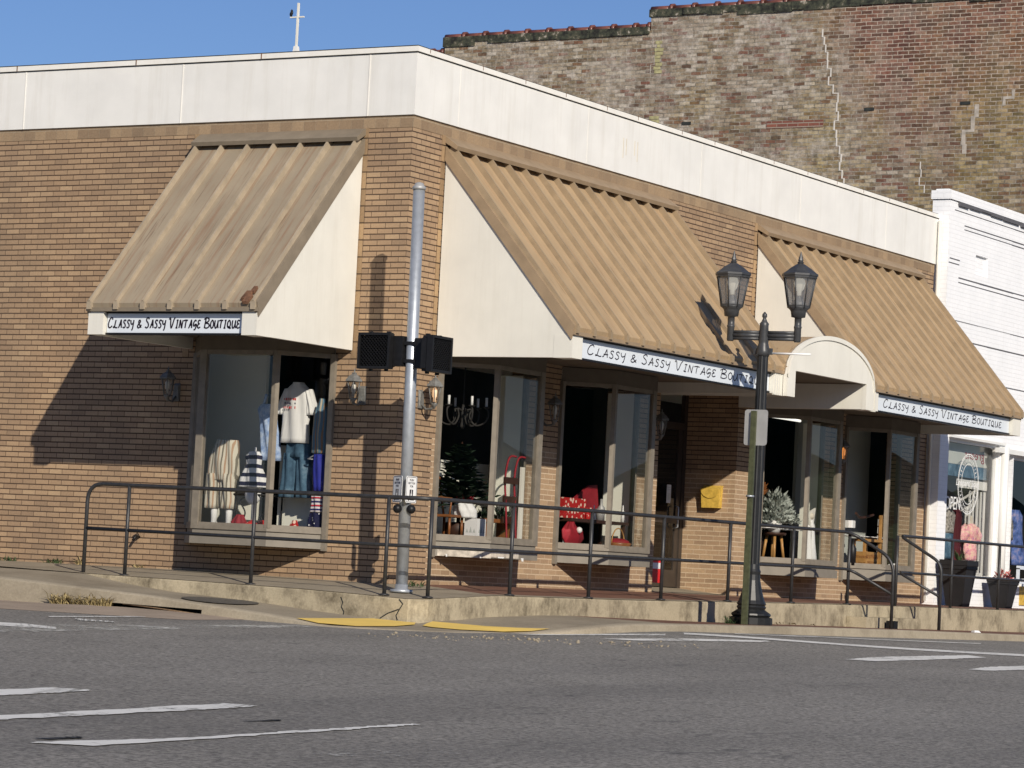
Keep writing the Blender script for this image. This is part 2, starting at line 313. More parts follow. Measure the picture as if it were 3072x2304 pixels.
# ------------------------------------------------------------------ mesh helpers
def org(parent):
    o = Vector((0, 0, 0))
    while parent is not None:
        o += parent.location; parent = parent.parent
    return o
class MB:
    def __init__(s): s.v = []; s.f = []; s.mi = []; s.cur = 0; s.T = None; s.sm = []
        # s.T maps local (u,d,z) to world
    def p(s, *a):
        q = s.T(*a) if s.T else Vector(a); s.v.append(Vector(q)); return len(s.v)-1
    def face(s, idx, smooth=False): s.f.append(tuple(idx)); s.mi.append(s.cur); s.sm.append(smooth)
    def poly(s, pts): s.face([s.p(*q) for q in pts]); return s
    def box(s, a0, a1, b0, b1, c0, c1):
        i = [s.p(x, y, z) for z in (c0, c1) for (x, y) in ((a0, b0), (a1, b0), (a1, b1), (a0, b1))]
        for f in ((0, 3, 2, 1), (4, 5, 6, 7), (0, 1, 5, 4), (1, 2, 6, 5), (2, 3, 7, 6), (3, 0, 4, 7)): s.face([i[k] for k in f])
        return s
    def hexa(s, P8):
        i = [s.p(*q) for q in P8]
        for f in ((0, 3, 2, 1), (4, 5, 6, 7), (0, 1, 5, 4), (1, 2, 6, 5), (2, 3, 7, 6), (3, 0, 4, 7)): s.face([i[k] for k in f])
        return s
    def ring(s, pts, smooth, prev, closed=True):
        cur = [s.p(*q) for q in pts]; n = len(cur)
        if prev:
            for k in range(n if closed else n-1): s.face((prev[k], prev[(k+1) % n], cur[(k+1) % n], cur[k]), smooth)
        return cur
    def tube(s, path, r, n=10, caps=True, smooth=True):
        P = [Vector(q) for q in path]; L = len(P); prev = None; up = None
        rr = r if isinstance(r, (list, tuple)) else [r]*L
        for i in range(L):
            t = (P[min(i+1, L-1)]-P[max(i-1, 0)]).normalized()
            if up is None: up = Vector((0, 0, 1)) if abs(t.z) < .9 else Vector((1, 0, 0))
            a = t.cross(up).normalized(); bq = a.cross(t).normalized(); up = bq
            pts = [P[i]+(a*math.cos(2*math.pi*k/n)+bq*math.sin(2*math.pi*k/n))*rr[i] for k in range(n)]
            cur = s.ring(pts, smooth, prev)
            if caps and i in (0, L-1): s.face(cur if i else cur[::-1])
            prev = cur
        return s
    def lathe(s, c, prof, n=16, smooth=True, rot=0.0, caps=True):
        prev = None
        for j, (z, r) in enumerate(prof):
            pts = [(c[0]+r*math.cos(rot+2*math.pi*k/n), c[1]+r*math.sin(rot+2*math.pi*k/n), c[2]+z) for k in range(n)]
            cur = s.ring(pts, smooth, prev)
            if caps and j in (0, len(prof)-1): s.face(cur[::-1] if j == 0 else cur)
            prev = cur
        return s
    def loft(s, rings, n=14, smooth=True):
        n = max(n, 28); rr2 = []
        for r0_, r1_ in zip(rings, rings[1:]):
            for k in range(4): rr2.append(tuple(a*(1-k/4)+b*k/4 for a, b in zip(r0_, r1_)))
        rings = rr2+[rings[-1]]
        prev = None
        for j, (cx, cy, z, rx, ry) in enumerate(rings):
            pts = []
            for k in range(n):
                a = 2*math.pi*k/n; wv = 1+.05*math.sin(5*a+j*.35)
                pts.append((cx+rx*math.cos(a)*wv+.006*math.sin(7*a+z*9), cy+ry*math.sin(a)*wv+.02*math.sin(6*a+j*.3)*min(1, ry*9), z))
            cur = s.ring(pts, smooth, prev)
            if j in (0, len(rings)-1): s.face(cur if j == 0 else cur[::-1])
            prev = cur
        return s
    def ball(s, c, r, n=12, sq=(1, 1, 1)):
        prev = None
        for j in range(n//2+1):
            th = math.pi*j/(n//2); rr = max(.002, math.sin(th))*r
            pts = [(c[0]+rr*math.cos(2*math.pi*k/n)*sq[0], c[1]+rr*math.sin(2*math.pi*k/n)*sq[1], c[2]-math.cos(th)*r*sq[2]) for k in range(n)]
            prev = s.ring(pts, True, prev)
        return s
    def build(s, name, mat, parent=None, fix=True):
        o0 = org(parent); me = bpy.data.meshes.new(name)
        me.from_pydata([tuple(q-o0) for q in s.v], [], s.f)
        for mm in (mat if isinstance(mat, (list, tuple)) else [mat]): me.materials.append(mm)
        for p, mi, sm in zip(me.polygons, s.mi, s.sm): p.material_index = mi; p.use_smooth = sm
        me.update()
        if fix:
            b = bmesh.new(); b.from_mesh(me); bmesh.ops.remove_doubles(b, verts=b.verts, dist=1e-6); bmesh.ops.recalc_face_normals(b, faces=b.faces); b.to_mesh(me); b.free()
        uvl = me.uv_layers.new(name="UVMap")
        for p in me.polygons:
            nx, ny, nz = (abs(c) for c in p.normal)
            for li in p.loop_indices:
                q = me.vertices[me.loops[li].vertex_index].co+o0
                if nx >= ny and nx >= nz*.6: uvl.data[li].uv = (q.y, q.z)
                elif ny >= nz*.6: uvl.data[li].uv = (q.x, q.z)
                else: uvl.data[li].uv = (q.x, q.y)
        ob = bpy.data.objects.new(name, me); COL.objects.link(ob); ob.parent = parent
        return ob
def thing(name, label, cat, loc=(0, 0, 0), group=None):
    o = bpy.data.objects.new(name, None); COL.objects.link(o); o.location = loc; o.empty_display_size = .1
    o['label'] = label; o['category'] = cat
    if group: o['group'] = group
    return o
def tag(o, label, cat, group=None):
    o['label'] = label; o['category'] = cat
    if group: o['group'] = group
    return o
def struct(o): o['kind'] = 'structure'; return o
def TR(y0): return lambda u, d, z: Vector((d, y0+u, z))            # right facade frame
def TL(x0): return lambda u, d, z: Vector((x0+u, -d, z))           # left facade frame
def TLm(x0): return lambda u, d, z: Vector((x0-u, -d, z))          # left facade, mirrored
def smooth(pts, k=6):
    out = []
    for i in range(len(pts)-1):
        p0 = pts[max(i-1, 0)]; p1 = pts[i]; p2 = pts[i+1]; p3 = pts[min(i+2, len(pts)-1)]
        for j in range(k):
            t = j/k
            out.append(tuple(.5*((2*b)+(-a+c)*t+(2*a-5*b+4*c-d)*t*t+(-a+3*b-3*c+d)*t**3) for a, b, c, d in zip(p0, p1, p2, p3)))
    out.append(pts[-1]); return out
def ribbon(mb, pts, wd, d0, th=.004):
    pts = [Vector(q) for q in pts]; prev = None
    for i in range(len(pts)):
        t = pts[min(i+1, len(pts)-1)]-pts[max(i-1, 0)]
        if t.length < 1e-6: continue
        n = Vector((-t.y, t.x)).normalized()*wd*.5
        a, b = pts[i]+n, pts[i]-n
        cur = [mb.p(a.x, d0, a.y), mb.p(b.x, d0, b.y), mb.p(b.x, d0+th, b.y), mb.p(a.x, d0+th, a.y)]
        if prev:
            for k in range(4): mb.face((prev[k], prev[(k+1) % 4], cur[(k+1) % 4], cur[k]))
        else: mb.face(cur)
        prev = cur
    if prev: mb.face(prev[::-1])
GL = {
'C': (.55, [[(.52, .80), (.50, .95), (.38, 1), (.2, .82), (.06, .42), (.08, .1), (.22, .0), (.36, .06), (.48, .2)]]),
'L': (.6, [[(.36, 1), (.27, .6), (.17, .15), (.03, .12), (.04, .02), (.2, .08), (.42, .0), (.6, .04)]]),
'A': (.56, [[(.0, .05), (.1, .08), (.28, .55), (.43, 1.02), (.46, .5), (.5, 0)], [(.12, .36), (.56, .4)]]),
'S': (.46, [[(.46, .84), (.38, 1), (.2, .93), (.16, .7), (.34, .48), (.39, .2), (.22, 0), (.02, .1)]]),
'Y': (.5, [[(.05, .98), (.07, .6), (.22, .45), (.4, .62)], [(.5, 1), (.42, .4), (.33, -.1), (.2, -.32)]]),
'&': (.62, [[(.6, .02), (.22, .58), (.24, .92), (.4, .95), (.42, .72), (.1, .35), (.05, .1), (.24, 0), (.5, .22), (.6, .4)]]),
'V': (.66, [[(0, .82), (.06, .98), (.14, .85), (.17, .3), (.24, .0), (.36, .25), (.52, .8), (.66, 1.02)]]),
'I': (.36, [[(.12, .95), (.24, 1), (.38, .98)], [(.27, .98), (.2, .5), (.13, .03)], [(0, .08), (.12, .0), (.26, .03)]]),
'N': (.58, [[(.0, 0), (.1, .5), (.17, 1), (.3, .4), (.4, 0), (.47, .5), (.58, 1)]]),
'T': (.56, [[(0, .92), (.28, 1), (.58, .96)], [(.34, .98), (.25, .5), (.2, 0)]]),
'G': (.5, [[(.46, .84), (.34, 1), (.12, .75), (.05, .4), (.18, .25), (.42, .45)], [(.22, .42), (.5, .46), (.42, .1), (.28, -.2), (.12, -.18)]]),
'E': (.46, [[(.46, .9), (.3, 1), (.13, .86), (.15, .62), (.3, .54), (.1, .4), (.05, .14), (.22, 0), (.44, .14)]]),
'B': (.6, [[(.2, .95), (.12, .5), (.04, 0)], [(.0, .84), (.26, 1), (.52, .9), (.46, .65), (.14, .5), (.5, .42), (.56, .16), (.3, 0), (.04, .06)]]),
'O': (.48, [[(.3, 1), (.1, .75), (.05, .3), (.2, 0), (.4, .15), (.48, .6), (.36, .95), (.24, .98)]]),
'U': (.56, [[(.1, 1), (.05, .4), (.15, .02), (.32, .1), (.48, .6), (.53, 1), (.5, .4), (.56, 0)]]),
'Q': (.56, [[(.3, 1), (.1, .75), (.05, .3), (.2, .06), (.4, .2), (.48, .6), (.36, .95), (.22, .96)], [(.05, .1), (.22, .2), (.4, -.02), (.58, .06)]]),
}
def lettering(mb, text, u0, u1, z0, h, d0, wd):
    # small capitals in an italic hand; first letters larger
    items = []; x = 0; first = True
    for ch in text:
        if ch == ' ': x += .42; first = True; continue
        k = 1.3 if first and ch != '&' else 1.0
        items.append((ch, x, k)); x += GL[ch][0]*k*.98+.14; first = False
    sx = (u1-u0)/x
    for ch, x0, k in items:
        for st in GL[ch][1]:
            ribbon(mb, smooth([(u0+(x0+px*k)*sx, z0+py*h*k*.8) for px, py in st], 5), wd, d0)
def text_mesh(mb, s, h, place):
    cu = bpy.data.curves.new('t', 'FONT'); cu.body = s; cu.size = h; cu.align_x = 'CENTER'; cu.extrude = .001; cu.resolution_u = 3
    ob = bpy.data.objects.new('t', cu); COL.objects.link(ob)
    dg = bpy.context.evaluated_depsgraph_get(); me = bpy.data.meshes.new_from_object(ob.evaluated_get(dg))
    base = len(mb.v)
    for v in me.vertices: mb.v.append(Vector(place(v.co.x, v.co.y, v.co.z)))
    for p in me.polygons: mb.face([base+i for i in p.vertices])
    bpy.data.objects.remove(ob); bpy.data.meshes.remove(me); bpy.data.curves.remove(cu)

# ------------------------------------------------------------------ ground
def gy(y):
    if y < 4: return y
    return 4-(min(y, 13)-4)*.2
def zr(x, y): return -.404-.0144*max(x, -8)+.0155*gy(max(y, -45))+.055*math.exp(-((x-3.4)**2/3+(y-1)**2/4.5))
def axis(lo, hi, dense):
    a = [lo, lo/2-10, dense[0]-8]; x = dense[0]
    while x <= dense[1]: a.append(x); x += dense[2]
    return a+[dense[1]+8, hi/2+10, hi]
xs = axis(-300, 300, (-12, 24, .5)); ys = axis(-300, 300, (-34, 22, .5))
mb = MB(); idx = {}
for i, x in enumerate(xs):
    for j, y in enumerate(ys): idx[i, j] = mb.p(x, y, zr(x, y))
for i in range(len(xs)-1):
    for j in range(len(ys)-1): mb.face((idx[i, j], idx[i+1, j], idx[i+1, j+1], idx[i, j+1]), True)
struct(mb.build('road', M['asphalt'], fix=False))
def marking(name, mat, pts, lift=.006, label=None, n=56):
    """flat painted patch: polygon given by a left and a right edge in world metres"""
    mb = MB(); A, B = pts
    def at(P, t):
        s = t*(len(P)-1); k = min(int(s), len(P)-2); q = s-k
        return (P[k][0]*(1-q)+P[k+1][0]*q, P[k][1]*(1-q)+P[k+1][1]*q)
    prev = None
    for i in range(n+1):
        a, b = at(A, i/n), at(B, i/n)
        j1, j2 = random.uniform(-.022, .022), random.uniform(-.022, .022)
        a = (a[0]+j1, a[1]+j1*.5); b = (b[0]+j2, b[1]+j2*.5)
        cur = [mb.p(a[0], a[1], zr(*a)+lift), mb.p(b[0], b[1], zr(*b)+lift)]
        if prev: mb.face((prev[0], prev[1], cur[1], cur[0]))
        prev = cur
    return struct(mb.build(name, mat, fix=False))
MK = [
 ('road_marking', 'roadpaint', [(6.5, -16.9), (6.52, -14.06), (6.72, -13.95)], [(6.95, -16.9), (6.88, -15.0), (6.80, -14.05)]),
 ('road_marking', 'roadpaint', [(8.1, -17.8), (7.97, -16.33), (7.84, -13.98), (8.05, -13.9)], [(8.36, -17.8), (8.16, -16.55), (8.13, -14.7), (8.09, -13.98)]),
 ('road_marking', 'roadpaint', [(9.2, -17.56), (9.39, -16.6), (9.37, -15.1), (9.36, -14.1)], [(9.22, -17.58), (9.5, -17.4), (9.45, -15.03), (9.42, -14.14)]),
 ('road_marking', 'roadpaint', [(.1, -8.1), (.33, -7.28), (.56, -7.14), (1.03, -7.28)], [(.5, -8.4), (.79, -7.81), (1.01, -7.64), (1.27, -7.59)]),
 ('road_marking', 'roadpaint', [(-.19, -5.5), (.29, -5.46)], [(.11, -5.83), (.42, -5.64)]),
 ('road_marking', 'roadpaint', [(.91, -5.79), (1.18, -5.75)], [(1.01, -6.0), (1.28, -5.95)]),
 ('road_marking', 'wornpaint', [(.5, -9.6), (.70, -6.85), (.80, -5.26), (.95, -3.3)], [(1.75, -10), (1.48, -7.7), (1.40, -5.95), (1.25, -3.2)]),
 ('road_marking', 'roadpaint', [(-.52, -5.54), (-.46, -3.1)], [(-.40, -5.65), (-.36, -3.1)]),
 ('road_marking', 'roadpaint', [(2.68, -1.6), (3.43, .46)], [(2.88, -1.42), (3.58, .15)]),
 ('road_marking', 'roadpaint', [(3.55, -1.2), (3.93, -.12), (4.21, .46), (4.42, .99)], [(3.85, -1.08), (4.13, -.5), (4.52, .6), (4.48, .95)]),
 ('road_marking', 'roadpaint', [(3.33, 1.04), (6.43, 3.64), (8.6, 5.3)], [(3.54, .63), (6.65, 3.07), (8.8, 4.8)]),
 ('road_marking', 'roadpaint', [(3.26, 2.54), (4.05, 8.19)], [(3.42, 2.2), (4.25, 7.7)]),
 ('road_marking', 'roadpaint', [(6.36, -1.15), (6.23, -.12), (6.35, 2.13)], [(6.62, -1.05), (6.68, .3), (6.64, 1.95)]),
 ('road_marking', 'roadpaint', [(7.71, -1.2), (7.58, -.41), (7.62, 2.2)], [(7.9, -1.15), (7.97, -.33), (8.0, 2.0)]),
 ('road_marking', 'faintpaint', [(10.3, -16.6), (10.45, -14.2)], [(10.75, -16.6), (10.7, -14.4)]),
 
]
MK += [('road_patch', 'tar', [(8.80, -15.1), (8.82, -14.75)], [(8.84, -15.05), (8.86, -14.8)]), ('road_patch', 'tar', [(9.06, -17.35), (9.1, -17.0)], [(9.14, -17.3), (9.15, -17.05)])]
for i, (nm, mt, a, b) in enumerate(MK): marking(nm, M[mt], (a, b), .006 if i != 6 else .004)
# lower pavement strip: stations (inner xyz, outer xyz)
ST = [((-40, -1.6, .02), (-40, -2.9, -.10)), ((-9, -1.6, .01), (-9, -2.9, -.10)), ((-3.22, -1.6, -.060), (-3.38, -2.9, -.145)), ((-2.48, -1.6, -.157), (-2.41, -2.9, -.19)),
 ((-1.92, -1.6, -.21), (-1.81, -2.9, -.22)), ((-1.2, -1.6, -.247), (-1.23, -2.9, -.251)), ((-.5, -1.6, -.285), (-.51, -2.9, -.308)), ((0, -1.6, -.325), (.2, -2.9, -.363)),
 ((.45, -1.6, -.353), (.72, -2.92, -.408)), ((.95, -1.6, -.38), (1.2, -3.0, -.460)), ((1.3, -1.6, -.398), (1.6, -2.8, -.462)), ((1.45, -1.6, -.40), (1.9, -2.5, -.463)),
 ((1.45, -1.3, -.375), (2.25, -2.15, -.463)), ((1.45, -.79, -.353), (2.55, -1.4, -.455)), ((1.45, -.5, -.335), (2.85, -.95, -.412)), ((1.45, -.2, -.315), (3.0, -.3, -.34)),
 ((1.45, 1.0, -.275), (3.0, .49, -.303)), ((1.45, 1.67, -.268), (3.0, 1.67, -.291)), ((1.45, 4.65, -.297), (3.0, 4.8, -.285)), ((1.45, 7.1, -.303), (3.0, 7.9, -.290)), ((1.45, 11.5, -.316), (3.0, 12.5, -.318)), ((1.45, 19, -.33), (3.0, 19, -.33)), ((1.45, 60, -.36), (3.0, 60, -.36))]
def strip_pt(s, t):
    k = min(int(s), len(ST)-2); q = s-k
    a = [ST[k][0][c]*(1-q)+ST[k+1][0][c]*q for c in range(3)]; b = [ST[k][1][c]*(1-q)+ST[k+1][1][c]*q for c in range(3)]
    return tuple(a[c]*(1-t)+b[c]*t for c in range(3))
mb = MB(); prev = None; NS = (len(ST)-1)*3
for i in range(NS+1):
    cur = [mb.p(*strip_pt(i/3, t)) for t in (0, .25, .5, .75, .885)]
    if prev:
        mb.cur = 1 if i/3 > 17.2 else 0
        for k in range(4): mb.face((prev[k], prev[k+1], cur[k+1], cur[k]), True)
    prev = cur
struct(mb.build('pavement', [M['conc'], M['paver']], fix=False))
mb = MB(); prev = None
for i in range(NS+1):
    o = strip_pt(i/3, 1); i2 = strip_pt(i/3, .885); n = Vector((o[0]-i2[0], o[1]-i2[1], 0)).normalized()
    r = [(i2[0], i2[1], i2[2]), (o[0]-n.x*.02, o[1]-n.y*.02, o[2]), (o[0]+n.x*.01, o[1]+n.y*.01, o[2]-.02), (o[0]+n.x*.03, o[1]+n.y*.03, zr(o[0], o[1])-.05)]
    cur = [mb.p(*q) for q in r]
    if prev:
        slot = -1.75 < o[0] < -.42 and -1.9 < mb.v[prev[1]].x and i < 24                               # storm drain mouth
        for k in range(3):
            if k == 2 and slot:
                a, b = prev, cur
                va, vb = mb.v[a[2]], mb.v[b[2]]; wa, wb = mb.v[a[3]], mb.v[b[3]]
                fa = (va.z-(-.352-.016*(va.x+1.7)))/(va.z-wa.z); fb = (vb.z-(-.352-.016*(vb.x+1.7)))/(vb.z-wb.z)
                ma = mb.p(*(va+(wa-va)*fa)); m_b = mb.p(*(vb+(wb-vb)*fb))
                mb.face((a[2], ma, m_b, b[2]))
            else: mb.face((prev[k], prev[k+1], cur[k+1], cur[k]), k < 2)
    prev = cur
struct(mb.build('kerb', M['kerb'], fix=False))
# gutter apron on the left, warm coloured concrete
mb = MB(); prev = None
def gutz(x):
    P = [(-40, -.45), (-4, -.43), (-3.35, -.42), (-1.9, -.388), (-.47, -.412), (.4, -.434), (.95, -.462), (5, -.5)]
    for (a, za), (b, zb) in zip(P, P[1:]):
        if a <= x <= b: return za+(zb-za)*(x-a)/(b-a)
for i in range(24):
    x = -12+i*.525; y0 = -2.86; y1 = -4.9+max(0, (x+2)*.45)
    row = [(x, y0+(y1-y0)*t, t) for t in (0, .33, .66, 1)]
    cur = [mb.p(a, b, zr(a, b)+.003+max(0, gutz(x)-zr(a, b)-.003)*(1-t)*min(1, max(0, (-.05-x)/.5))) for a, b, t in row]
    if prev:
        for k in range(3): mb.face((prev[k], prev[k+1], cur[k+1], cur[k]))
    prev = cur
struct(mb.build('gutter', M['gutter'], fix=False))
# storm drain (dark chamber behind the kerb mouth)
dr = thing('storm_drain', 'long black storm drain mouth in the left kerb', 'drain', (-1.1, -2.7, -.4))
mb = MB()
for (a, b) in (((-1.95, -2.82, 0), (-.5, -2.82, 0)),):
    x0, x1 = a[0], b[0]
    mb.poly([(x0, -2.6, -.6), (x1, -2.6, -.6), (x1, -2.6, -.40), (x0, -2.6, -.33)])
    mb.poly([(x0, -2.6, -.6), (x1, -2.6, -.6), (x1, -2.95, -.6), (x0, -2.95, -.6)])
    mb.poly([(x0, -2.6, -.33), (x1, -2.6, -.40), (x1, -2.86, -.39), (x0, -2.86, -.32)])
mb.build('chamber', M['black'], dr)
mb = MB(); mb.tube([(x, -2.905, strip_pt(4.67+(x+1.65)/1.2*1.45, 1)[2]-.115) for x in (-1.6, -1.1, -.6)], .008, 6); mb.build('lip', M['rusty_post'], dr)
# manhole cover
mb = MB(); cx, cy = -1.12, -2.2
for k in range(32):
    a = 2*math.pi*k/32; q3 = strip_pt(5.66+.53*math.cos(a), .50+.40*math.sin(a)); mb.p(q3[0], q3[1], q3[2]+.012)
mb.face(range(32)); tag(mb.build('manhole_cover', M['iron_lid']), 'round iron manhole cover set in the sloping left pavement', 'manhole cover')
# yellow tactile pads
def pad(name, pts, label):
    mb = MB()
    c = [sum(p[k] for p in pts)/len(pts) for k in range(3)]; ci = mb.p(*c); ii = [mb.p(*p) for p in pts]
    for k in range(len(ii)): mb.face((ci, ii[k], ii[(k+1) % len(ii)]))
    tag(mb.build(name, M['yellow']), label, 'tactile pad', 'yellow kerb ramp pads')
def sp3(P, h=.010): return [(q[0], q[1], q[2]+h) for q in (strip_pt(a, b) for a, b in P)]
pad('tactile_pad', sp3([(8.0, .97), (8.4, .5), (8.9, .08), (10.0, .03), (10.8, .03), (10.95, .3), (10.4, .65), (9.6, .9), (8.7, .98)]), 'yellow tactile ramp pad left of the concrete corner')
pad('tactile_pad', sp3([(11.3, .45), (11.5, .2), (11.9, .06), (12.4, .25), (13.0, .5), (13.6, .7), (14.1, .86), (13.5, .93), (12.9, .9), (12.2, .8), (11.6, .62)]), 'yellow tactile ramp pad right of the concrete corner')
# raised walkway slab with retaining wall
wk = [((-40, 0, .035), (-40, -1.6, .02)), ((-6, 0, .033), (-6, -1.6, .0)), ((-3.22, 0, .035), (-3.22, -1.6, -.053)), ((-1.7, 0, .02), (-1.7, -1.6, -.07)), ((-.118, 0, 0), (-.118, -1.6, -.093)),
      ((0, 0, 0), (.8, -1.6, -.120)), ((0, 0, 0), (1.30, -1.6, -.139)), ((0, 0, 0), (1.45, -1.42, -.13)), ((0, .0, 0), (1.45, -.9, -.105)), ((0, .6, .01), (1.45, .0, -.064)), ((0, 1.8, .025), (1.45, 1.5, -.06)), ((0, 3.5, .03), (1.45, 3.4, -.053)), ((0, 7, .04), (1.45, 7, -.02)),
      ((0, 10.3, .04), (1.45, 10.3, .006)), ((0, 15.6, .045), (1.45, 15.6, .02)), ((0, 22, .05), (1.45, 22, .03)), ((0, 60, .05), (1.45, 60, .03))]
mb = MB(); prev = None
for j, (a, b) in enumerate(wk):
    e = tuple(a[k]*.12+b[k]*.88 for k in range(3))
    cur = [mb.p(*a), mb.p(*e), mb.p(*b)]
    if prev:
        mb.cur = 1 if j > 9 else 0
        mb.face((prev[0], prev[1], cur[1], cur[0]))
        mb.cur = 0; mb.face((prev[1], prev[2], cur[2], cur[1]))
    prev = cur
# entrance floor
mb.cur = 0; mb.poly([(0, 6.5, .04), (0, 8.87, .04), (-.85, 8.87, .11), (-.85, 6.5, .11)])
struct(mb.build('walkway', [M['conc'], M['paver']], fix=False))
mb = MB(); prev = None
for a, b in wk[2:]:
    n = Vector((b[0]-a[0], b[1]-a[1], 0)).normalized()
    cur = [mb.p(b[0]-n.x*.015, b[1]-n.y*.015, b[2]), mb.p(b[0]+n.x*.004, b[1]+n.y*.004, b[2]-.018), mb.p(b[0]+n.x*.006, b[1]+n.y*.006, -.75 if a[0] == 0 else b[2]-.4)]
    if prev:
        for k in range(2): mb.face((prev[k], prev[k+1], cur[k+1], cur[k]))
    prev = cur
rw = mb.build('retaining_wall', M['conc_wall'], fix=False)
tag(rw, 'low stained concrete retaining wall edging the raised walkway', 'retaining wall')
mb = MB(); 
for st in ([(.42, -.16), (.45, -.22), (.435, -.27), (.47, -.32), (.46, -.39)], [(1.19, -.15), (1.24, -.2), (1.2, -.26), (1.16, -.33), (1.18, -.38)], [(1.19, -.26), (1.05, -.31), (.95, -.37)]):
    mb = MB(); mb.T = lambda u, d, z: Vector((u, -1.606-d, z)); ribbon(mb, st, .012, 0, .003); mb.build('crack', M['tar'], rw)
# step block at the gap in the railings
mb = MB(); mb.box(1.46, 1.76, 9.62, 11.55, -.36, -.162); tag(mb.build('step', M['conc_wall']), 'concrete step block below the gap between the two railings', 'step')
mb = MB(); mb.box(1.80, 1.92, 10.22, 10.36, -.36, -.20)
tag(mb.build('drain_pipe', M['black']), 'small black pipe outlet at the foot of the step', 'pipe')

# ------------------------------------------------------------------ railings
def fillet(path, r, k=6):
    P = [Vector(q) for q in path]; out = [P[0]]
    for i in range(1, len(P)-1):
        a = (P[i-1]-P[i]); b = (P[i+1]-P[i]); rr = min(r, a.length*.49, b.length*.49)
        p0 = P[i]+a.normalized()*rr; p2 = P[i]+b.normalized()*rr
        for j in range(k+1):
            t = j/k; out.append(p0*(1-t)**2+P[i]*2*t*(1-t)+p2*t*t)
    out.append(P[-1]); return out
rl = thing('railing', 'long black tubular railing wrapping the corner and ending at the steps', 'railing', (.9, -1.5, -.1))
zt = 1.0
top = [(-3.30, -1.5, -.055), (-3.30, -1.5, zt), (.95, -1.5, zt-.03), (1.40, -1.42, zt-.03), (1.40, 2.3, zt-.005), (1.40, 9.78, 1.02), (2.06, 9.80, .66), (2.06, 9.80, -.31)]
MB().tube(fillet(top, .22), .024, 10).build('top_rail', M['rail'], rl)
mid = [(-3.30, -1.5, .475), (.95, -1.5, .44), (1.40, -1.42, .44), (1.40, 9.78, .50), (2.06, 9.80, .17)]
MB().tube(fillet(mid, .18), .021, 10).build('middle_rail', M['rail'], rl)
posts = [(-2.69, -1.5, -.06, zt), (-.89, -1.5, -.08, zt-.02), (.92, -1.5, -.115, zt-.03), (1.40, -1.36, -.12, zt-.03), (1.40, .40, -.06, zt-.02), (1.40, 2.26, -.055, zt-.005), (1.40, 4.12, -.04, zt), (1.40, 5.98, -.025, zt+.01), (1.40, 7.9, -.01, zt+.015), (1.40, 9.74, .0, zt+.02)]
for x, y, z0, z1 in posts:
    q = MB(); q.tube([(x, y, z0-.02), (x, y, z1)], .023, 10); q.lathe((x, y, z0), [(0, .062), (.012, .06), (.02, .03)], 12); q.build('post', M['rail'], rl)
rl2 = thing('railing', 'second black railing running right from the steps past the white shop', 'railing', (1.4, 11.5, 0))
MB().tube(fillet([(1.40, 24, 1.04), (1.40, 11.5, 1.035), (2.06, 11.52, .66), (2.06, 11.52, -.31)], .15), .024, 10).build('top_rail', M['rail'], rl2)
MB().tube(fillet([(1.40, 24, .50), (1.40, 11.5, .50), (2.06, 11.52, .17)], .12), .021, 10).build('middle_rail', M['rail'], rl2)
for y in (11.42, 13.5, 15.42, 17.4, 19.4):
    MB().tube([(1.40, y, 0), (1.40, y, 1.035)], .023, 10).build('post', M['rail'], rl2)

# ------------------------------------------------------------------ shop building
shop = thing('shop_building', 'tan brick corner shop with white fascia and projecting bay windows', 'shop', (0, 0, 0))
RB = (.878, 3.797, 9.645, 12.50); LBX = -.913; BW = 2.05
ZS0, ZS1, ZH0, ZH1 = .365, .56, 2.67, 2.85
def wallface(mb, T, u0, u1, z0, z1, holes, depth=.22, skip=()):
    mb.T = T
    us = sorted({u0, u1, *[h[0] for h in holes], *[h[1] for h in holes]}); zs = sorted({z0, z1, *[h[2] for h in holes], *[h[3] for h in holes]})
    for a, b in zip(us, us[1:]):
        for c, d in zip(zs, zs[1:]):
            if any(h[0] <= a and b <= h[1] and h[2] <= c and d <= h[3] for h in holes): continue
            mb.poly([(a, 0, c), (b, 0, c), (b, 0, d), (a, 0, d)])
    for h in holes:
        a, b, c, d = h[:4]; e = -(h[4] if len(h) > 4 else depth)
        for kk, q in enumerate(([(a, 0, c), (a, e, c), (a, e, d), (a, 0, d)], [(b, 0, c), (b, e, c), (b, e, d), (b, 0, d)], [(a, 0, d), (b, 0, d), (b, e, d), (a, e, d)], [(a, 0, c), (b, 0, c), (b, e, c), (a, e, c)])):
            if kk not in skip: mb.poly(q)
    mb.T = None
mb = MB()
wallface(mb, TL(0), -40, 0, -.3, 5.355, [(LBX-BW, LBX, ZS0, ZH1)])
wallface(mb, TR(0), 0, RB[0]-.1, -.3, 5.355, [])
mb.cur = 1
wallface(mb, TR(0), RB[0]-.1, 15.62, -.3, 1.75, [(y, y+BW, ZS0, 1.75) for y in RB]+[(6.5, 8.86, -.3, 1.75, .82)], skip=(2, 3))
mb.cur = 0
wallface(mb, TR(0), RB[0]-.1, 15.62, 1.75, 5.355, [(y, y+BW, 1.75, ZH1) for y in RB]+[(6.5, 8.86, 1.75, 2.86, .82)], skip=(3,))
mb.build('brick_wall', [M['brick'], M['brick_flush']], shop, fix=False)
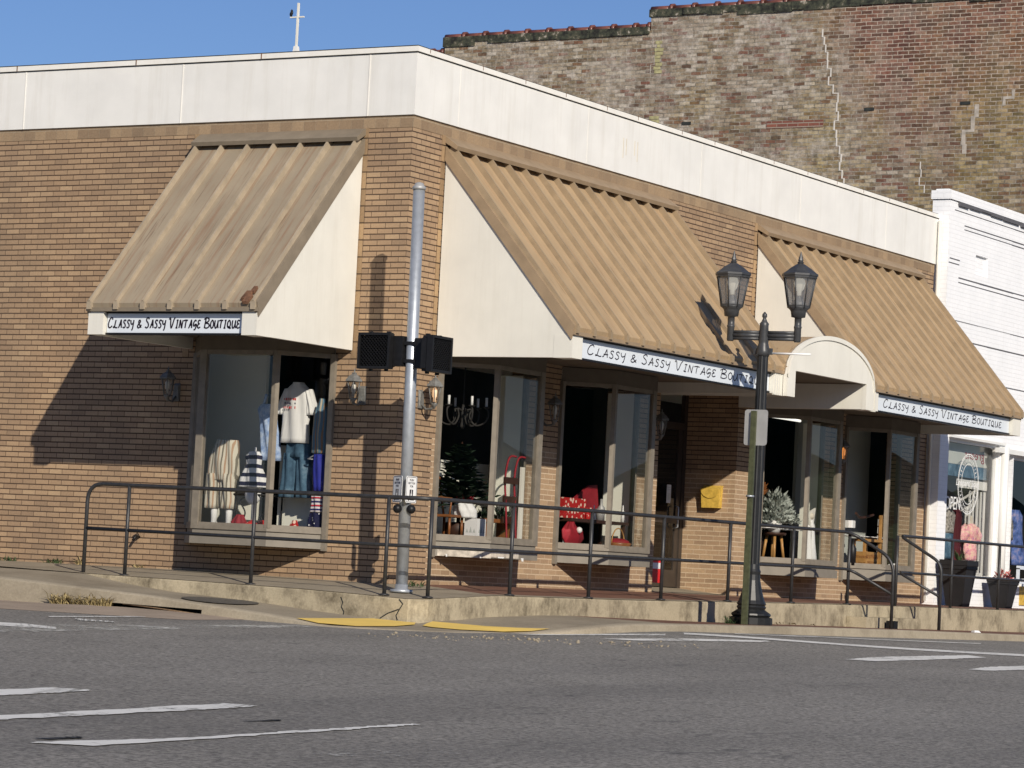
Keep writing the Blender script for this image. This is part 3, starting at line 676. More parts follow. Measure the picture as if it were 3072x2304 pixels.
# entrance back wall, upper faces
mb = MB(); mb.poly([(-.82, 6.5, -.1), (-.82, 7.72, -.1), (-.82, 7.72, 2.86), (-.82, 6.5, 2.86)]); mb.build('entrance_wall', M['brick'], shop)
mb = MB(); mb.box(-40, .006, -.006, .15, 5.355, 5.5); mb.box(-.15, .006, .15, 15.62, 5.355, 5.5)
mb.build('soldier_course', M['soldier'], shop)
for (a, b) in ((-.69, -.612), (-3.16, -3.07)):
    q = MB(); q.box(a, b, -.008, .05, 2.62, 5.36); q.build('edge_brick', M['stack'], shop)
for a in (.655, 9.10):
    q = MB(); q.box(-.05, .008, a, a+.075, 2.75, 5.36); q.build('edge_brick', M['stack'], shop)
# fascia
mb = MB(); mb.box(-40, .03, -.03, .2, 5.5, 6.235); mb.box(-.2, .03, .2, 15.64, 5.5, 6.235); fas = mb.build('fascia', M['fascia'], shop)
mb = MB()
for x in (-1.05, -.42-1.9, -5.93, -9.5): pass
for x in (-.63, -3.38, -5.86, -8.6): MB().box(x-.008, x+.008, -.036, -.031, 5.50, 6.23).build('panel_joint', M['cap'], fas)
for y in (.95, 4.1, 7.3, 10.5, 13.6): MB().box(.031, .034, y-.004, y+.004, 5.50, 6.23).build('panel_joint', M['cap'], fas)
mb = MB(); mb.box(-40, .055, -.055, .3, 6.245, 6.305); mb.box(-.3, .055, .3, 15.66, 6.245, 6.305); cap = mb.build('roof_cap', M['cap'], shop)
mb = MB(); mb.box(-40, .036, -.036, .2, 6.233, 6.247); mb.box(-.2, .036, .2, 15.64, 6.233, 6.247)
mb.box(-40, .045, -.048, .2, 6.304, 6.318); mb.box(-.2, .045, .2, 15.6, 6.304, 6.314); mb.build('cap_seam', M['tar'], cap)
for k in range(15): y = .35+k*1.03+random.uniform(-.15, .15); MB().box(.052, .057, y, y+.011, 6.26, 6.316).build('cap_joint', M['rust'], cap)
for x in (-2.2, -4.1, -6.0, -8.0): MB().box(x, x+.012, -.060, -.052, 6.245, 6.31).build('cap_joint', M['rust'], cap)
mb = MB(); mb.box(-40, -.3, .3, 15.5, 6.05, 6.12); mb.build('roof_deck', M['roofing'], shop)

gm_ = plain('faded_mark', (.66, .61, .50), .8)
for u in (5.05, 5.13, 5.36, 5.44):
    mb = MB(); mb.T = TR(0); mb.box(u, u+.02, .0305, .0325, 5.70+random.uniform(0, .1), 5.98); mb.build('ghost_mark', gm_, fas)
# closed rear so no light leaks in
mb = MB(); mb.box(-40, -.3, 15.5, 15.6, -.3, 6.1); mb.box(-40.2, -40, .2, 15.6, -.3, 6.1); mb.build('rear_wall', M['brick'], shop)
# interior: display floors, ceilings, dark back
mb = MB()
mb.poly([(-3.6, .02, .50), (-.2, .02, .50), (-.2, 1.6, .50), (-3.6, 1.6, .50)])
mb.poly([(-.02, .3, .50), (-.02, 6.45, .50), (-1.8, 6.45, .50), (-1.8, .3, .50)]); mb.poly([(-.02, 8.95, .50), (-.02, 15.3, .50), (-1.8, 15.3, .50), (-1.8, 8.95, .50)])
mb.build('display_floor', M['carpet'], shop, fix=False)
mb = MB()
mb.poly([(-4, .02, 2.86), (-.1, .02, 2.86), (-.1, 3, 2.86), (-4, 3, 2.86)]); mb.poly([(-.02, .1, 2.87), (-.02, 15.4, 2.87), (-3, 15.4, 2.87), (-3, .1, 2.87)])
mb.build('ceiling', M['int_white'], shop, fix=False)
mb = MB()
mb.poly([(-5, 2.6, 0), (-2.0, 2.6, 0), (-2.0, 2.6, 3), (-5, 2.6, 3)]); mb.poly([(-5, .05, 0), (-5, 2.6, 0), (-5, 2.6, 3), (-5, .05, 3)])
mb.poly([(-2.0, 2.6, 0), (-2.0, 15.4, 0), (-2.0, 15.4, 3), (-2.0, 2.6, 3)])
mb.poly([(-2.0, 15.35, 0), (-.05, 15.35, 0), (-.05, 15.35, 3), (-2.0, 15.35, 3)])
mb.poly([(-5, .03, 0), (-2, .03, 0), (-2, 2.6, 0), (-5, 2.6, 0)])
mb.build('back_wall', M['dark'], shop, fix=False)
for pb_ in ((-3.5, -2.52, .88, .94, .45, 2.86), (-1.98, -1.0, .50, .54, .45, 1.60), (-1.0, -.9, .3, .8, .45, .46), (-.70, -.65, 2.0, 3.2, .45, 1.55), (-.42, .0, 2.87, 2.91, .57, 2.66), (-.42, .0, 5.79, 5.83, .57, 2.66), (-.3, .0, 11.64, 11.68, .57, 2.66)): MB().box(*pb_).build('partition', M['int_white'], shop)
MB().box(-.75, -.70, 12.3, 15.0, .45, 2.86).build('grey_partition', M['int_grey'], shop); MB().box(-1.2, -1.15, 9.2, 12.0, .45, 1.4).build('grey_partition', M['int_grey'], shop)

def bay(T, peel=False):
    A, B, C, D = (0, 0), (.47, .55), (1.58, .55), (2.05, .02)      # plan: wall, vertex, corner, wall
    ring = [A, B, C, D]
    def wall(mb, off0, off1, z0, z1, pts=ring):
        # a band following the bay outline, off0 inside, off1 outside
        ctr = (1.02, -.15)
        def o(p, k): 
            dx, dy = p[0]-ctr[0], p[1]-ctr[1]; L = math.hypot(dx, dy); return (p[0]+dx/L*k, p[1]+dy/L*k)
        for p, q in zip(pts, pts[1:]):
            a, b, c, d = o(p, off0), o(q, off0), o(q, off1), o(p, off1)
            mb.hexa([(*a, z0), (*b, z0), (*c, z0), (*d, z0), (*a, z1), (*b, z1), (*c, z1), (*d, z1)])
    def new():
        q = MB(); q.T = T; return q
    q = new(); wall(q, -.12, -.03, ZS0+.03, ZS1-.02); q.poly([(*A, ZS0+.03), (*B, ZS0+.03), (*C, ZS0+.03), (*D, ZS0+.03)])
    win = q.build('bay_window', M['sill'], shop)
    q = new(); wall(q, -.16, .0, ZS0, ZS0+.115); q.build('apron_board', M['sill'], win)
    if peel:
        q = new(); q.hexa([(.03, .035, ZS0-.004), (.47, .552, ZS0-.004), (.475, .556, ZS0-.004), (.035, .039, ZS0-.004), (.03, .035, ZS0+.118), (.47, .552, ZS0+.118), (.475, .556, ZS0+.118), (.035, .039, ZS0+.118)]); q.box(.47, 1.12, .5525, .556, ZS0+.01, ZS0+.117); q.build('bare_patch', M['white_peel'], win)
    q = new(); wall(q, -.12, -.005, ZS1-.02, ZS1+.02); q.build('sill', M['frame'], win)
    q = new(); wall(q, -.10, -.004, ZH0, ZH1+.0); q.poly([(*A, ZH0+.01), (*B, ZH0+.01), (*C, ZH0+.01), (*D, ZH0+.01)]); q.build('header', M['header'], win)
    # frame members: posts at each corner and thin rails round every pane
    q = new()
    def post(p, w, dpt): q.box(p[0]-w, p[0]+w, p[1]-dpt, p[1]+dpt, ZS1+.02, ZH0)
    q.box(-.03, .035, -.02, .045, ZS0-.02, ZH0)
    q.hexa([(B[0]-.035, B[1]-.05, ZS1+.02), (B[0]+.015, B[1]-.06, ZS1+.02), (B[0]+.04, B[1]-.004, ZS1+.02), (B[0]-.012, B[1]-.002, ZS1+.02), (B[0]-.035, B[1]-.05, ZH0), (B[0]+.015, B[1]-.06, ZH0), (B[0]+.04, B[1]-.004, ZH0), (B[0]-.012, B[1]-.002, ZH0)])
    q.box(C[0]-.10, C[0]-.004, C[1]-.08, C[1]-.004, ZS1+.02, ZH0)
    q.box(D[0]-.06, D[0]+.0, -.02, .045, ZS1+.02, ZH0)
    q.build('frame', M['frame'], win)
    segs = ((A, B), (B, C), (C, D))
    q = new()
    for p, r in segs:
        dx, dy = r[0]-p[0], r[1]-p[1]; L = math.hypot(dx, dy); tx, ty = dx/L, dy/L; nx, ny = -ty, tx
        def bar(s0, s1, z0, z1, t0=-.05, t1=-.012):
            q.hexa([(p[0]+tx*s+nx*t, p[1]+ty*s+ny*t, z) for z in (z0, z1) for s, t in ((s0, t0), (s1, t0), (s1, t1), (s0, t1))])
        bar(.05, L-.05, ZS1+.02, ZS1+.06); bar(.05, L-.05, ZH0-.05, ZH0)
        bar(.025, .05, ZS1+.06, ZH0-.05); bar(L-.05, L-.025, ZS1+.06, ZH0-.05)
    q.build('glazing_bead', M['frame'], win)
    for p, r in segs:
        dx, dy = r[0]-p[0], r[1]-p[1]; L = math.hypot(dx, dy); tx, ty = dx/L, dy/L; nx, ny = -ty, tx
        q = new(); s0, s1, t = .035, L-.035, -.03
        q.poly([(p[0]+tx*s0+nx*t, p[1]+ty*s0+ny*t, ZS1+.04), (p[0]+tx*s1+nx*t, p[1]+ty*s1+ny*t, ZS1+.04), (p[0]+tx*s1+nx*t, p[1]+ty*s1+ny*t, ZH0-.03), (p[0]+tx*s0+nx*t, p[1]+ty*s0+ny*t, ZH0-.03)])
        q.build('pane', M['glass'], win, fix=False)
    # display board inside the bay
    q = new(); q.poly([(A[0], -.05, .57), (.47, .48, .57), (1.55, .48, .57), (2.0, -.05, .57)]); q.build('window_board', M['carpet'], win, fix=False)
bay(TLm(LBX))
for i, y in enumerate(RB): bay(TR(y), peel=(i == 0))
# peeling paint scraps under the first right bay
mb = MB(); mb.T = TR(RB[0])
for u, wd, hh, d in ((.08, .03, .10, .16), (.35, .03, .09, .47), (.52, .16, .05, .615), (1.08, .05, .13, .615)):
    mb.hexa([(u, d-.004, ZS0+.02), (u+wd, d-.004, ZS0+.02), (u+wd, d+.004, ZS0+.02), (u, d+.004, ZS0+.02), (u+.01, d, ZS0+.02-hh*.3), (u+wd*.8, d, ZS0+.02-hh*.3), (u+wd*.8, d+.012, ZS0+.02-hh*.3), (u+.01, d+.012, ZS0+.02-hh*.3)])
mb.build('peeling_paint', M['whitetrim'], shop)
# entrance door
dr = MB(); dr.box(-.86, -.80, 7.72, 7.82, .1, 2.86); dr.box(-.86, -.80, 8.76, 8.855, .1, 2.86); dr.box(-.86, -.80, 7.82, 8.76, 2.35, 2.45); dr.box(-.85, -.815, 7.82, 7.94, .12, 2.35); dr.box(-.85, -.815, 8.64, 8.76, .12, 2.35); dr.box(-.85, -.815, 7.94, 8.64, .12, .36); dr.box(-.85, -.815, 7.94, 8.64, 1.02, 1.10)
door = dr.build('door', M['brown_door'], shop)
MB().poly([(-.832, 7.94, .36), (-.832, 8.64, .36), (-.832, 8.64, 2.35), (-.832, 7.94, 2.35)]).build('pane', M['glass'], door, fix=False)
MB().tube([(-.80, 8.60, .95), (-.75, 8.60, .97), (-.75, 8.60, 1.25), (-.80, 8.60, 1.27)], .012, 8).build('handle', M['galv'], door)
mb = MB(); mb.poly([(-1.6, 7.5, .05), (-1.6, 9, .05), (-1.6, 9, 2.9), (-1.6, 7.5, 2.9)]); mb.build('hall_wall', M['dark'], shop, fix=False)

# ------------------------------------------------------------------ awnings
def awning(T, Wd, D, label, roofmat, trimmat, nribs, txt, post0=.21, post1=.21, seed=1, rusty=False):
    rnd = random.Random(seed)
    ribmat = M['rib_old'] if roofmat is M['tan_old'] else M['rib']
    root = thing('awning', label, 'awning', T(Wd/2, 0, 2.72))
    ZB, ZE, ZT = 2.72, 3.04, 5.26
    def new():
        q = MB(); q.T = T; return q
    dn = D; sl = (ZE+.06-ZT)/dn                          # roof slope dz/dd
    for a, b in ((0, .06), (Wd-.06, Wd)):
        q = new(); P = [(.02, ZB), (D, ZB), (D, ZE-.01), (.02, ZT-.10)]
        i0 = [q.p(a, d, z) for d, z in P]; i1 = [q.p(b, d, z) for d, z in P]
        q.face(i0[::-1]); q.face(i1)
        for k in range(4): q.face((i0[k], i0[(k+1) % 4], i1[(k+1) % 4], i1[k]))
        q.build('side_panel', M['cream'], root)
    # roof sheet
    q = new(); q.hexa([(.03, .04, ZT-.16), (Wd-.03, .04, ZT-.16), (Wd-.03, D+.03, ZE-.02), (.03, D+.03, ZE-.02), (.03, .04, ZT-.04), (Wd-.03, .04, ZT-.04), (Wd-.03, D+.05, ZE+.04), (.03, D+.05, ZE+.04)])
    rf = q.build('roof', roofmat, root)
    me = rf.data; uvl = me.uv_layers[0]
    for p in me.polygons:
        for li in p.loop_indices:
            co = me.vertices[me.loops[li].vertex_index].co+org(root); uvl.data[li].uv = ((co.x if T(1, 0, 0).x != T(0, 0, 0).x else co.y), co.z)
    # standing ribs
    q = new()
    for k in range(nribs):
        u = .03+(Wd-.06)*k/(nribs-1); wb, wt, h = .017, .013, .07
        d0, z0, d1, z1 = .05, ZT-.045, D+.055, ZE+.035
        q.hexa([(u-wb, d0, z0-.02), (u+wb, d0, z0-.02), (u+wb, d1, z1-.02), (u-wb, d1, z1-.02), (u-wt, d0+h*.75, z0+h*.65), (u+wt, d0+h*.75, z0+h*.65), (u+wt, d1+h*.35, z1+h*.5), (u-wt, d1+h*.35, z1+h*.5)])
        q.box(u-.03, u+.03, D+.03, D+.085, ZE-.035, ZE+.055)
    q.build('rib', ribmat, root)
    # top flashing, side trim, eave board
    q = new(); q.hexa([(-.02, .0, ZT+.02), (Wd+.02, .0, ZT+.02), (Wd+.02, .17, ZT-.075), (-.02, .17, ZT-.075), (-.02, .0, ZT+.10), (Wd+.02, .0, ZT+.10), (Wd+.02, .19, ZT-.03), (-.02, .19, ZT-.03)]); q.build('flashing', trimmat, root)
    for a, b in ((-.025, .03), (Wd-.03, Wd+.025)):
        q = new(); q.hexa([(a, .02, ZT-.20), (b, .02, ZT-.20), (b, D+.02, ZE-.11), (a, D+.02, ZE-.11), (a, .02, ZT-.03), (b, .02, ZT-.03), (b, D+.06, ZE+.05), (a, D+.06, ZE+.05)]); q.build('edge_trim', trimmat, root)
    q = new(); q.box(-.02, Wd+.02, D-.03, D+.062, ZE-.055, ZE-.012); q.build('eave_board', trimmat, root)
    for a, b in ((-.004, post0), (Wd-post1, Wd+.004)):
        q = new(); q.box(a, b, D-.22, D+.03, ZB-.003, ZE-.056); q.build('corner_box', M['cream'], root)
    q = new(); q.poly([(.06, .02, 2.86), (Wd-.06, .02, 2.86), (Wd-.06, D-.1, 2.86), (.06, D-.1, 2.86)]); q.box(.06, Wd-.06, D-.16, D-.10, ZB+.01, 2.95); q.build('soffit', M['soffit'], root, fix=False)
    # sign box
    q = new(); q.box(post0+.005, Wd-post1-.005, D-.10, D-.02, ZB+.0, ZB+.022); q.box(post0+.005, Wd-post1-.005, D-.10, D-.015, ZB+.245, ZE-.056); fr = q.build('sign_frame', M['black'], root)
    q = new(); q.box(post0+.012, Wd-post1-.012, D-.09, D-.035, ZB+.022, ZB+.245); sg = q.build('sign_panel', M['signwhite'], root)
    q = new(); u0, u1 = txt; lettering(q, "CLASSY & SASSY VINTAGE BOUTIQUE", u0, u1, ZB+.08, .113, D-.0355, .016 if Wd < 3 else .0125); q.build('lettering', M['ink'], sg)
    return root
aw = awning(TL(-3.06), 2.39, 1.95, 'small faded tan metal awning with rusted corner on the left wall', M['tan_old'], M['grey_trim'], 7, (.24, 2.13), .215, .20)
q = MB(); q.T = TL(-3.06)
for (u, d, z, s) in ((2.22, 1.985, 3.115, .055), (2.28, 1.92, 3.20, .035), (2.26, 2.02, 3.075, .05)):
    q.hexa([(u-s, d, z-.01), (u+s*.6, d, z-.01), (u+s, d-s*1.3, z+s*1.5), (u-s*.4, d-s*1.3, z+s*1.5), (u-s, d+.012, z+.02), (u+s*.6, d+.012, z+.02), (u+s, d-s*1.3+.012, z+s*1.5+.03), (u-s*.4, d-s*1.3+.012, z+s*1.5+.03)])
q.build('rust_hole', M['rust'], aw)
awning(TR(.735), 5.67, 1.85, 'long tan metal awning nearest the street corner, lamp shadow across its sign', M['tan'], M['tan_trim'], 15, (.46, 5.2), .235, .33, 2)
awning(TR(9.20), 5.65, 1.85, 'long tan metal awning between the arch and the white building', M['tan'], M['tan_trim'], 15, (.55, 5.05), .235, .30, 3)
# arched canopy
ac = thing('arched_canopy', 'cream arched canopy over the shop entrance between two awnings', 'canopy', (1.9, 7.7, 2.7))
def archz(y): 
    t = (y-7.70)/1.385; return 2.99+.60*math.sqrt(max(0, 1-t*t))
mb = MB(); prev = None; ysl = sorted([6.315+2.77*k/48 for k in range(49)]+[6.55, 8.83])
for a, b in zip(ysl, ysl[1:]):
    zlo = 2.70 if (b <= 6.5501 or a >= 8.8299) else 3.05
    mb.hexa([(1.90, a, zlo), (1.90, b, zlo), (1.965, b, zlo), (1.965, a, zlo), (1.90, a, archz(a)), (1.90, b, archz(b)), (1.965, b, archz(b)), (1.965, a, archz(a))])
mb.build('front_panel', M['cream'], ac)
mb = MB(); 
for a, b in zip(ysl, ysl[1:]):
    mb.hexa([(1.955, a, archz(a)-.045), (1.955, b, archz(b)-.045), (1.985, b, archz(b)-.045), (1.985, a, archz(a)-.045), (1.955, a, archz(a)+.012), (1.955, b, archz(b)+.012), (1.985, b, archz(b)+.012), (1.985, a, archz(a)+.012)])
mb.build('rim', M['cream'], ac)
mb = MB()
for a, b in zip(ysl, ysl[1:]): mb.poly([(1.92, a, archz(a)), (1.92, b, archz(b)), (.02, b, archz(b)), (.02, a, archz(a))])
mb.build('barrel_roof', M['tan'], ac)
for y0 in (6.50, 8.833): MB().box(.005, 1.899, y0, y0+.045, 2.704, 3.049).build('side_panel', M['cream'], ac)
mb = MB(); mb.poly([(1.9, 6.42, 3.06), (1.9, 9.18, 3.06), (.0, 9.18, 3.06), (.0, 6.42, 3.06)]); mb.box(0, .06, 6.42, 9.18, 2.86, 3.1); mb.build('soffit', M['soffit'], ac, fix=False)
for y0 in (6.08, 9.09):
    mb = MB()
    for k in range(4): mb.box(1.862, 1.895, y0+k*.065, y0+k*.065+.035, 2.70, 2.98)
    mb.build('fluted_strip', M['cream'], ac)
# rod left of arch comes from the lamp post (see below)

# ------------------------------------------------------------------ wall lanterns
def sconce(T, label, bulb):
    root = thing('wall_lantern', label, 'wall lantern', T(0, 0, 2.2), 'lanterns on the shop walls')
    def C(d, z): return T(0, d, z)
    q = MB(); q.T = T; q.hexa([(-.05, 0, 2.08), (.05, 0, 2.08), (.05, .03, 2.08), (-.05, .03, 2.08), (-.045, 0, 2.30), (.045, 0, 2.30), (.03, .03, 2.27), (-.03, .03, 2.27)]); q.build('backplate', M['aged'], root)
    MB().tube([C(.02, 2.14), C(.09, 2.07), C(.17, 2.08), C(.20, 2.13)], .014, 8).build('arm', M['aged'], root)
    c = C(.20, 0)
    MB().lathe((c.x, c.y, 2.10), [(-.03, .006), (0, .02), (.03, .045), (.045, .045)], 6).build('base_cup', M['aged'], root)
    q = MB()
    for k in range(6):
        a = 2*math.pi*k/6; q.tube([(c.x+.045*math.cos(a), c.y+.045*math.sin(a), 2.14), (c.x+.082*math.cos(a), c.y+.082*math.sin(a), 2.345)], .006, 5)
    q.build('cage', M['aged'], root)
    MB().lathe((c.x, c.y, 0), [(2.145, .042), (2.345, .078)], 6, False, caps=False).build('pane', M['lantern_glass'], root)
    MB().lathe((c.x, c.y, 0), [(2.16, .014), (2.21, .016), (2.22, .026), (2.29, .03), (2.33, .012)], 10).build('bulb', M[bulb], root)
    MB().lathe((c.x, c.y, 0), [(2.338, .11), (2.352, .11), (2.40, .07), (2.425, .03), (2.44, .035), (2.445, .012), (2.49, .004)], 6, False).build('cap', M['aged'], root)
sconce(TL(-3.21), 'shaded wall lantern left of the left bay window', 'frost')
sconce(TL(-.50), 'pale sunlit wall lantern right of the left bay window', 'frost')
sconce(TR(.47), 'wall lantern with glowing pinkish bulb just behind the signal pole', 'bulb_warm')
sconce(TR(3.31), 'shaded wall lantern between the two bays under the first awning', 'frost')
sconce(TR(6.18), 'wall lantern at the left edge of the shop entrance', 'frost')
sconce(TR(12.02), 'wall lantern glowing orange between the two bays under the far awning', 'bulb_orange')

# ------------------------------------------------------------------ entrance fittings
mbx = thing('mailbox', 'yellow metal mailbox with curved flap on the entrance brickwork', 'mailbox', (-.33, 8.80, 1.27))
MB().hexa([(-.47, 8.76, 1.265), (-.20, 8.76, 1.265), (-.20, 8.858, 1.265), (-.47, 8.858, 1.265), (-.48, 8.74, 1.52), (-.19, 8.74, 1.52), (-.19, 8.858, 1.57), (-.48, 8.858, 1.57)]).build('body', M['yellow_box'], mbx)
q = MB(); q.hexa([(-.485, 8.733, 1.522), (-.185, 8.733, 1.522), (-.185, 8.858, 1.573), (-.485, 8.858, 1.573), (-.485, 8.733, 1.532), (-.185, 8.733, 1.532), (-.185, 8.858, 1.585), (-.485, 8.858, 1.585)])
pr = None
arc = [(-.335+.145*math.cos(math.pi*(1+k/12)), 1.525+.125*math.sin(math.pi*(1+k/12))) for k in range(13)]
ii = [q.p(x, 8.734+(1.525-z)*.08, z) for x, z in arc]; jj = [q.p(x, 8.728+(1.525-z)*.08, z) for x, z in arc]
q.face(ii); q.face(jj[::-1])
for k in range(12): q.face((ii[k], ii[k+1], jj[k+1], jj[k]))
q.build('flap', M['yellow_box'], mbx)
q = MB(); q.poly([(-.808, 8.33, 1.30), (-.808, 8.46, 1.30), (-.808, 8.46, 1.56), (-.808, 8.33, 1.56)]); pp = q.build('notice', M['paper'], fix=False)
tag(pp, 'white paper notice taped to the dark entrance door', 'notice')
q = MB(); q.T = lambda u, d, z: Vector((-.806+d, u, z))
for z in (1.52, 1.49): ribbon(q, [(8.35, z), (8.44, z)], .012, 0, .001)
q.box(8.355, 8.435, 0, .001, 1.34, 1.44); q.build('print', M['int_grey'], pp)
rn = thing('extinguisher_box', 'small red box with white label low beside the entrance door', 'box', (-.3, 6.80, .2))
MB().box(-.25, -.10, 6.62, 6.93, .17, .48).build('body', M['bright_red'], rn)
q = MB(); q.box(-.101, -.097, 6.65, 6.90, .36, .44); q.box(-.24, -.11, 6.616, 6.62, .36, .44); q.build('label_plate', M['signwhite2'], rn)

# ------------------------------------------------------------------ signal pole
pole = thing('signal_pole', 'tall galvanised pole with two pedestrian signals at the corner', 'signal pole', (.795, -.958, -.06))
pb, pt = Vector((.797, -.958, -.07)), Vector((.749, -.958, 4.47))
MB().tube([pb, pt], [.068, .066], 20).build('shaft', M['galv'], pole)
MB().lathe((pt.x, pt.y, pt.z), [(0, .078), (.03, .078), (.045, .06), (.075, .045), (.085, .012)], 16).build('cap', M['alum'], pole)
MB().lathe((pb.x, pb.y, -.08), [(0, .13), (.03, .13), (.04, .075), (.09, .072)], 16).build('base_flange', M['galv'], pole)
def pedhead(face, lab):
    # local frame: a = across, d = out of the lens, z up
    c, ax, dx = face
    T = lambda a, d, z: Vector(c)+Vector(ax)*a+Vector(dx)*d+Vector((0, 0, z))
    def new():
        q = MB(); q.T = T; return q
    q = new(); q.box(-.205, .205, -.13, .0, -.20, .20); hd = q.build('signal_head', M['black'], pole)
    b = bmesh.new(); b.from_mesh(hd.data); bmesh.ops.bevel(b, geom=b.edges[:], offset=.03, segments=3, affect='EDGES'); b.to_mesh(hd.data); b.free()
    q = new()
    for a0, a1, z0, z1 in ((-.215, .215, .175, .205), (-.215, .215, -.205, -.175), (-.215, -.185, -.175, .175), (.185, .215, -.175, .175)): q.box(a0, a1, -.02, .055, z0, z1)
    q.build('visor', M['black'], hd)
    q = new()
    for k in range(-9, 10):
        for sgn in (1, -1):
            o = k*.042; pts = []
            # diagonal louvre blade clipped to the square
            lo = max(-.18, -.18-sgn*0); 
            s0, s1 = (-.18, .18)
            if sgn > 0: a0 = max(s0, o+s0); a1 = min(s1, o+s1); P = [(a0, a0-o), (a1, a1-o)]
            else: a0 = max(s0, o-s1); a1 = min(s1, o-s0); P = [(a0, o-a0), (a1, o-a1)]
            if a1-a0 < .03: continue
            (x0, y0), (x1, y1) = P; q.hexa([(x0-.003, .005, y0), (x1-.003, .005, y1), (x1+.003, .005, y1), (x0+.003, .005, y0), (x0-.003, .04, y0), (x1-.003, .04, y1), (x1+.003, .04, y1), (x0+.003, .04, y0)])
    q.build('louvre', M['black'], hd)
    q = new()
    for a in (-.12, .13): q.lathe((0, 0, 0), [(0, 0)], 3) if False else None
    q.box(-.14, -.10, -.09, -.05, .20, .225); q.box(.10, .14, -.09, -.05, .20, .225); q.box(-.12, -.09, -.09, -.05, -.225, -.20); q.box(.09, .12, -.09, -.05, -.225, -.20); q.build('lug', M['black'], hd)
pedhead(((.37, -1.09, 2.625), (1, 0, 0), (0, -1, 0)), 'l')
pedhead(((1.12, -.958, 2.60), (0, 1, 0), (1, 0, 0)), 'r')
q = MB(); q.box(.57, .70, -1.06, -.94, 2.46, 2.80); q.box(.84, 1.0, -1.02, -.92, 2.44, 2.78); q.box(.69, .86, -1.03, -.89, 2.50, 2.54); q.box(.69, .86, -1.03, -.89, 2.70, 2.74); q.build('bracket', M['black'], pole)
def pedsign(c, t, n):
    T = lambda a, d, z: Vector(c)+Vector(t)*a+Vector(n)*d+Vector((0, 0, z))
    q = MB(); q.T = T; r = .022; W2, H2 = .112, .15; out = []
    for cx, cz, a0 in ((W2-r, H2-r, 0), (-W2+r, H2-r, 90), (-W2+r, -H2+r, 180), (W2-r, -H2+r, 270)):
        for k in range(5): a = R(a0+k*22.5); out.append((cx+r*math.cos(a), cz+r*math.sin(a)))
    f = [q.p(a, .004, z) for a, z in out]; bk = [q.p(a, 0, z) for a, z in out]; q.face(f); q.face(bk[::-1])
    for k in range(len(f)): q.face((f[k], f[(k+1) % len(f)], bk[(k+1) % len(f)], bk[k]))
    pl = q.build('push_button_sign', M['signwhite2'], pole)
    q = MB(); q.T = T
    path = [(a*.9, z*.93) for a, z in out]; path.append(path[0]); ribbon(q, path, .005, .0045, .001)
    q.box(-.035, .035, .0045, .0055, -.085, .0)
    ribbon(q, [(-.06, -.115), (.06, -.115)], .010, .0045, .001); ribbon(q, [(-.045, -.10), (-.07, -.115), (-.045, -.128)], .010, .0045, .001)
    for s, z in (("PUSH", .095), ("BUTTON", .06), ("FOR", .025)): text_mesh(q, s, .034, lambda x, y, zz, z=z: T(x, .005+zz, z+y))
    pn = q.build('print', M['ink'], pl)
    q = MB(); q.T = T; q.box(-.006, .006, .0056, .0066, -.045, -.015); q.box(-.016, .0, .0056, .0066, -.078, -.045); q.box(.004, .012, .0056, .0066, -.078, -.045); q.ball((0, .006, -.01), .007, 6, (1, .2, 1)); q.build('walker', M['signwhite2'], pl)
pedsign((.73, -1.045, 1.075), (.859, -.512, 0), (-.512, -.859, 0))
pedsign((.872, -.985, 1.075), (0, 1, 0), (1, 0, 0))
for c in ((.745, -1.05, .855), (.885, -.985, .855)):
    q = MB(); q.ball(c, .052, 14); q.build('push_button', M['black'], pole)
# ------------------------------------------------------------------ double street lamp
lx, ly, lz = 2.43, 4.60, -.285
lamp = thing('street_lamp', 'black fluted street lamp with twin lanterns on a crossbar', 'street lamp', (lx, ly, lz))
MB().lathe((lx, ly, lz), [(0, .27), (.085, .27), (.095, .23), (.115, .25), (.135, .245), (.185, .17), (.215, .185), (.235, .17), (.255, .185)], 16, False).build('base', M['lamp_black'], lamp)
MB().lathe((lx, ly, lz), [(.255, .185), (.30, .16), (.42, .125), (.55, .098), (.62, .093), (.66, .10), (.69, .085), (.75, .08)], 16, False).build('flare', M['lamp_black'], lamp)
q = MB(); prev = None
for z in (.74, 3.38):
    pts = []
    for k in range(48):
        a = 2*math.pi*k/48; rr = (.078 if z < 1 else .070)*(1-.10*(k % 4 == 0)-.05*(k % 4 in (1, 3))); pts.append((lx+rr*math.cos(a), ly+rr*math.sin(a), lz+z))
    prev = q.ring(pts, False, prev)
q.build('shaft', M['lamp_black'], lamp)
MB().lathe((lx, ly, lz), [(3.36, .075), (3.40, .088), (3.43, .085), (3.50, .068), (3.53, .06), (3.55, .065), (3.74, .055), (3.77, .06), (3.80, .035), (3.84, .02), (3.86, .032), (3.89, .03), (3.92, .006)], 16).build('finial', M['lamp_iron'], lamp)
q = MB()
for s in (-1, 1): q.box(lx+s*.10-.02, lx+s*.10+.02, ly-.03, ly+.03, lz+3.38, lz+3.46)
q.build('clamp', M['lamp_iron'], lamp)
MB().tube([(lx+.10, ly+.02, 3.115), (lx+.62, ly+.09, 3.11)], .013, 8).build('banner_rod', M['signwhite2'], lamp)
dv = Vector((.983, .18, 0)).normalized(); ca = Vector((lx, ly, 0))
q = MB()
for zc, rr in ((3.375, .022), (3.335, .03), (3.295, .022)):
    for s in (-1, 1): q.tube([ca+dv*.05*s+Vector((0, 0, zc)), ca+dv*.42*s+Vector((0, 0, zc))], rr, 8)
q.build('crossbar', M['lamp_iron'], lamp)
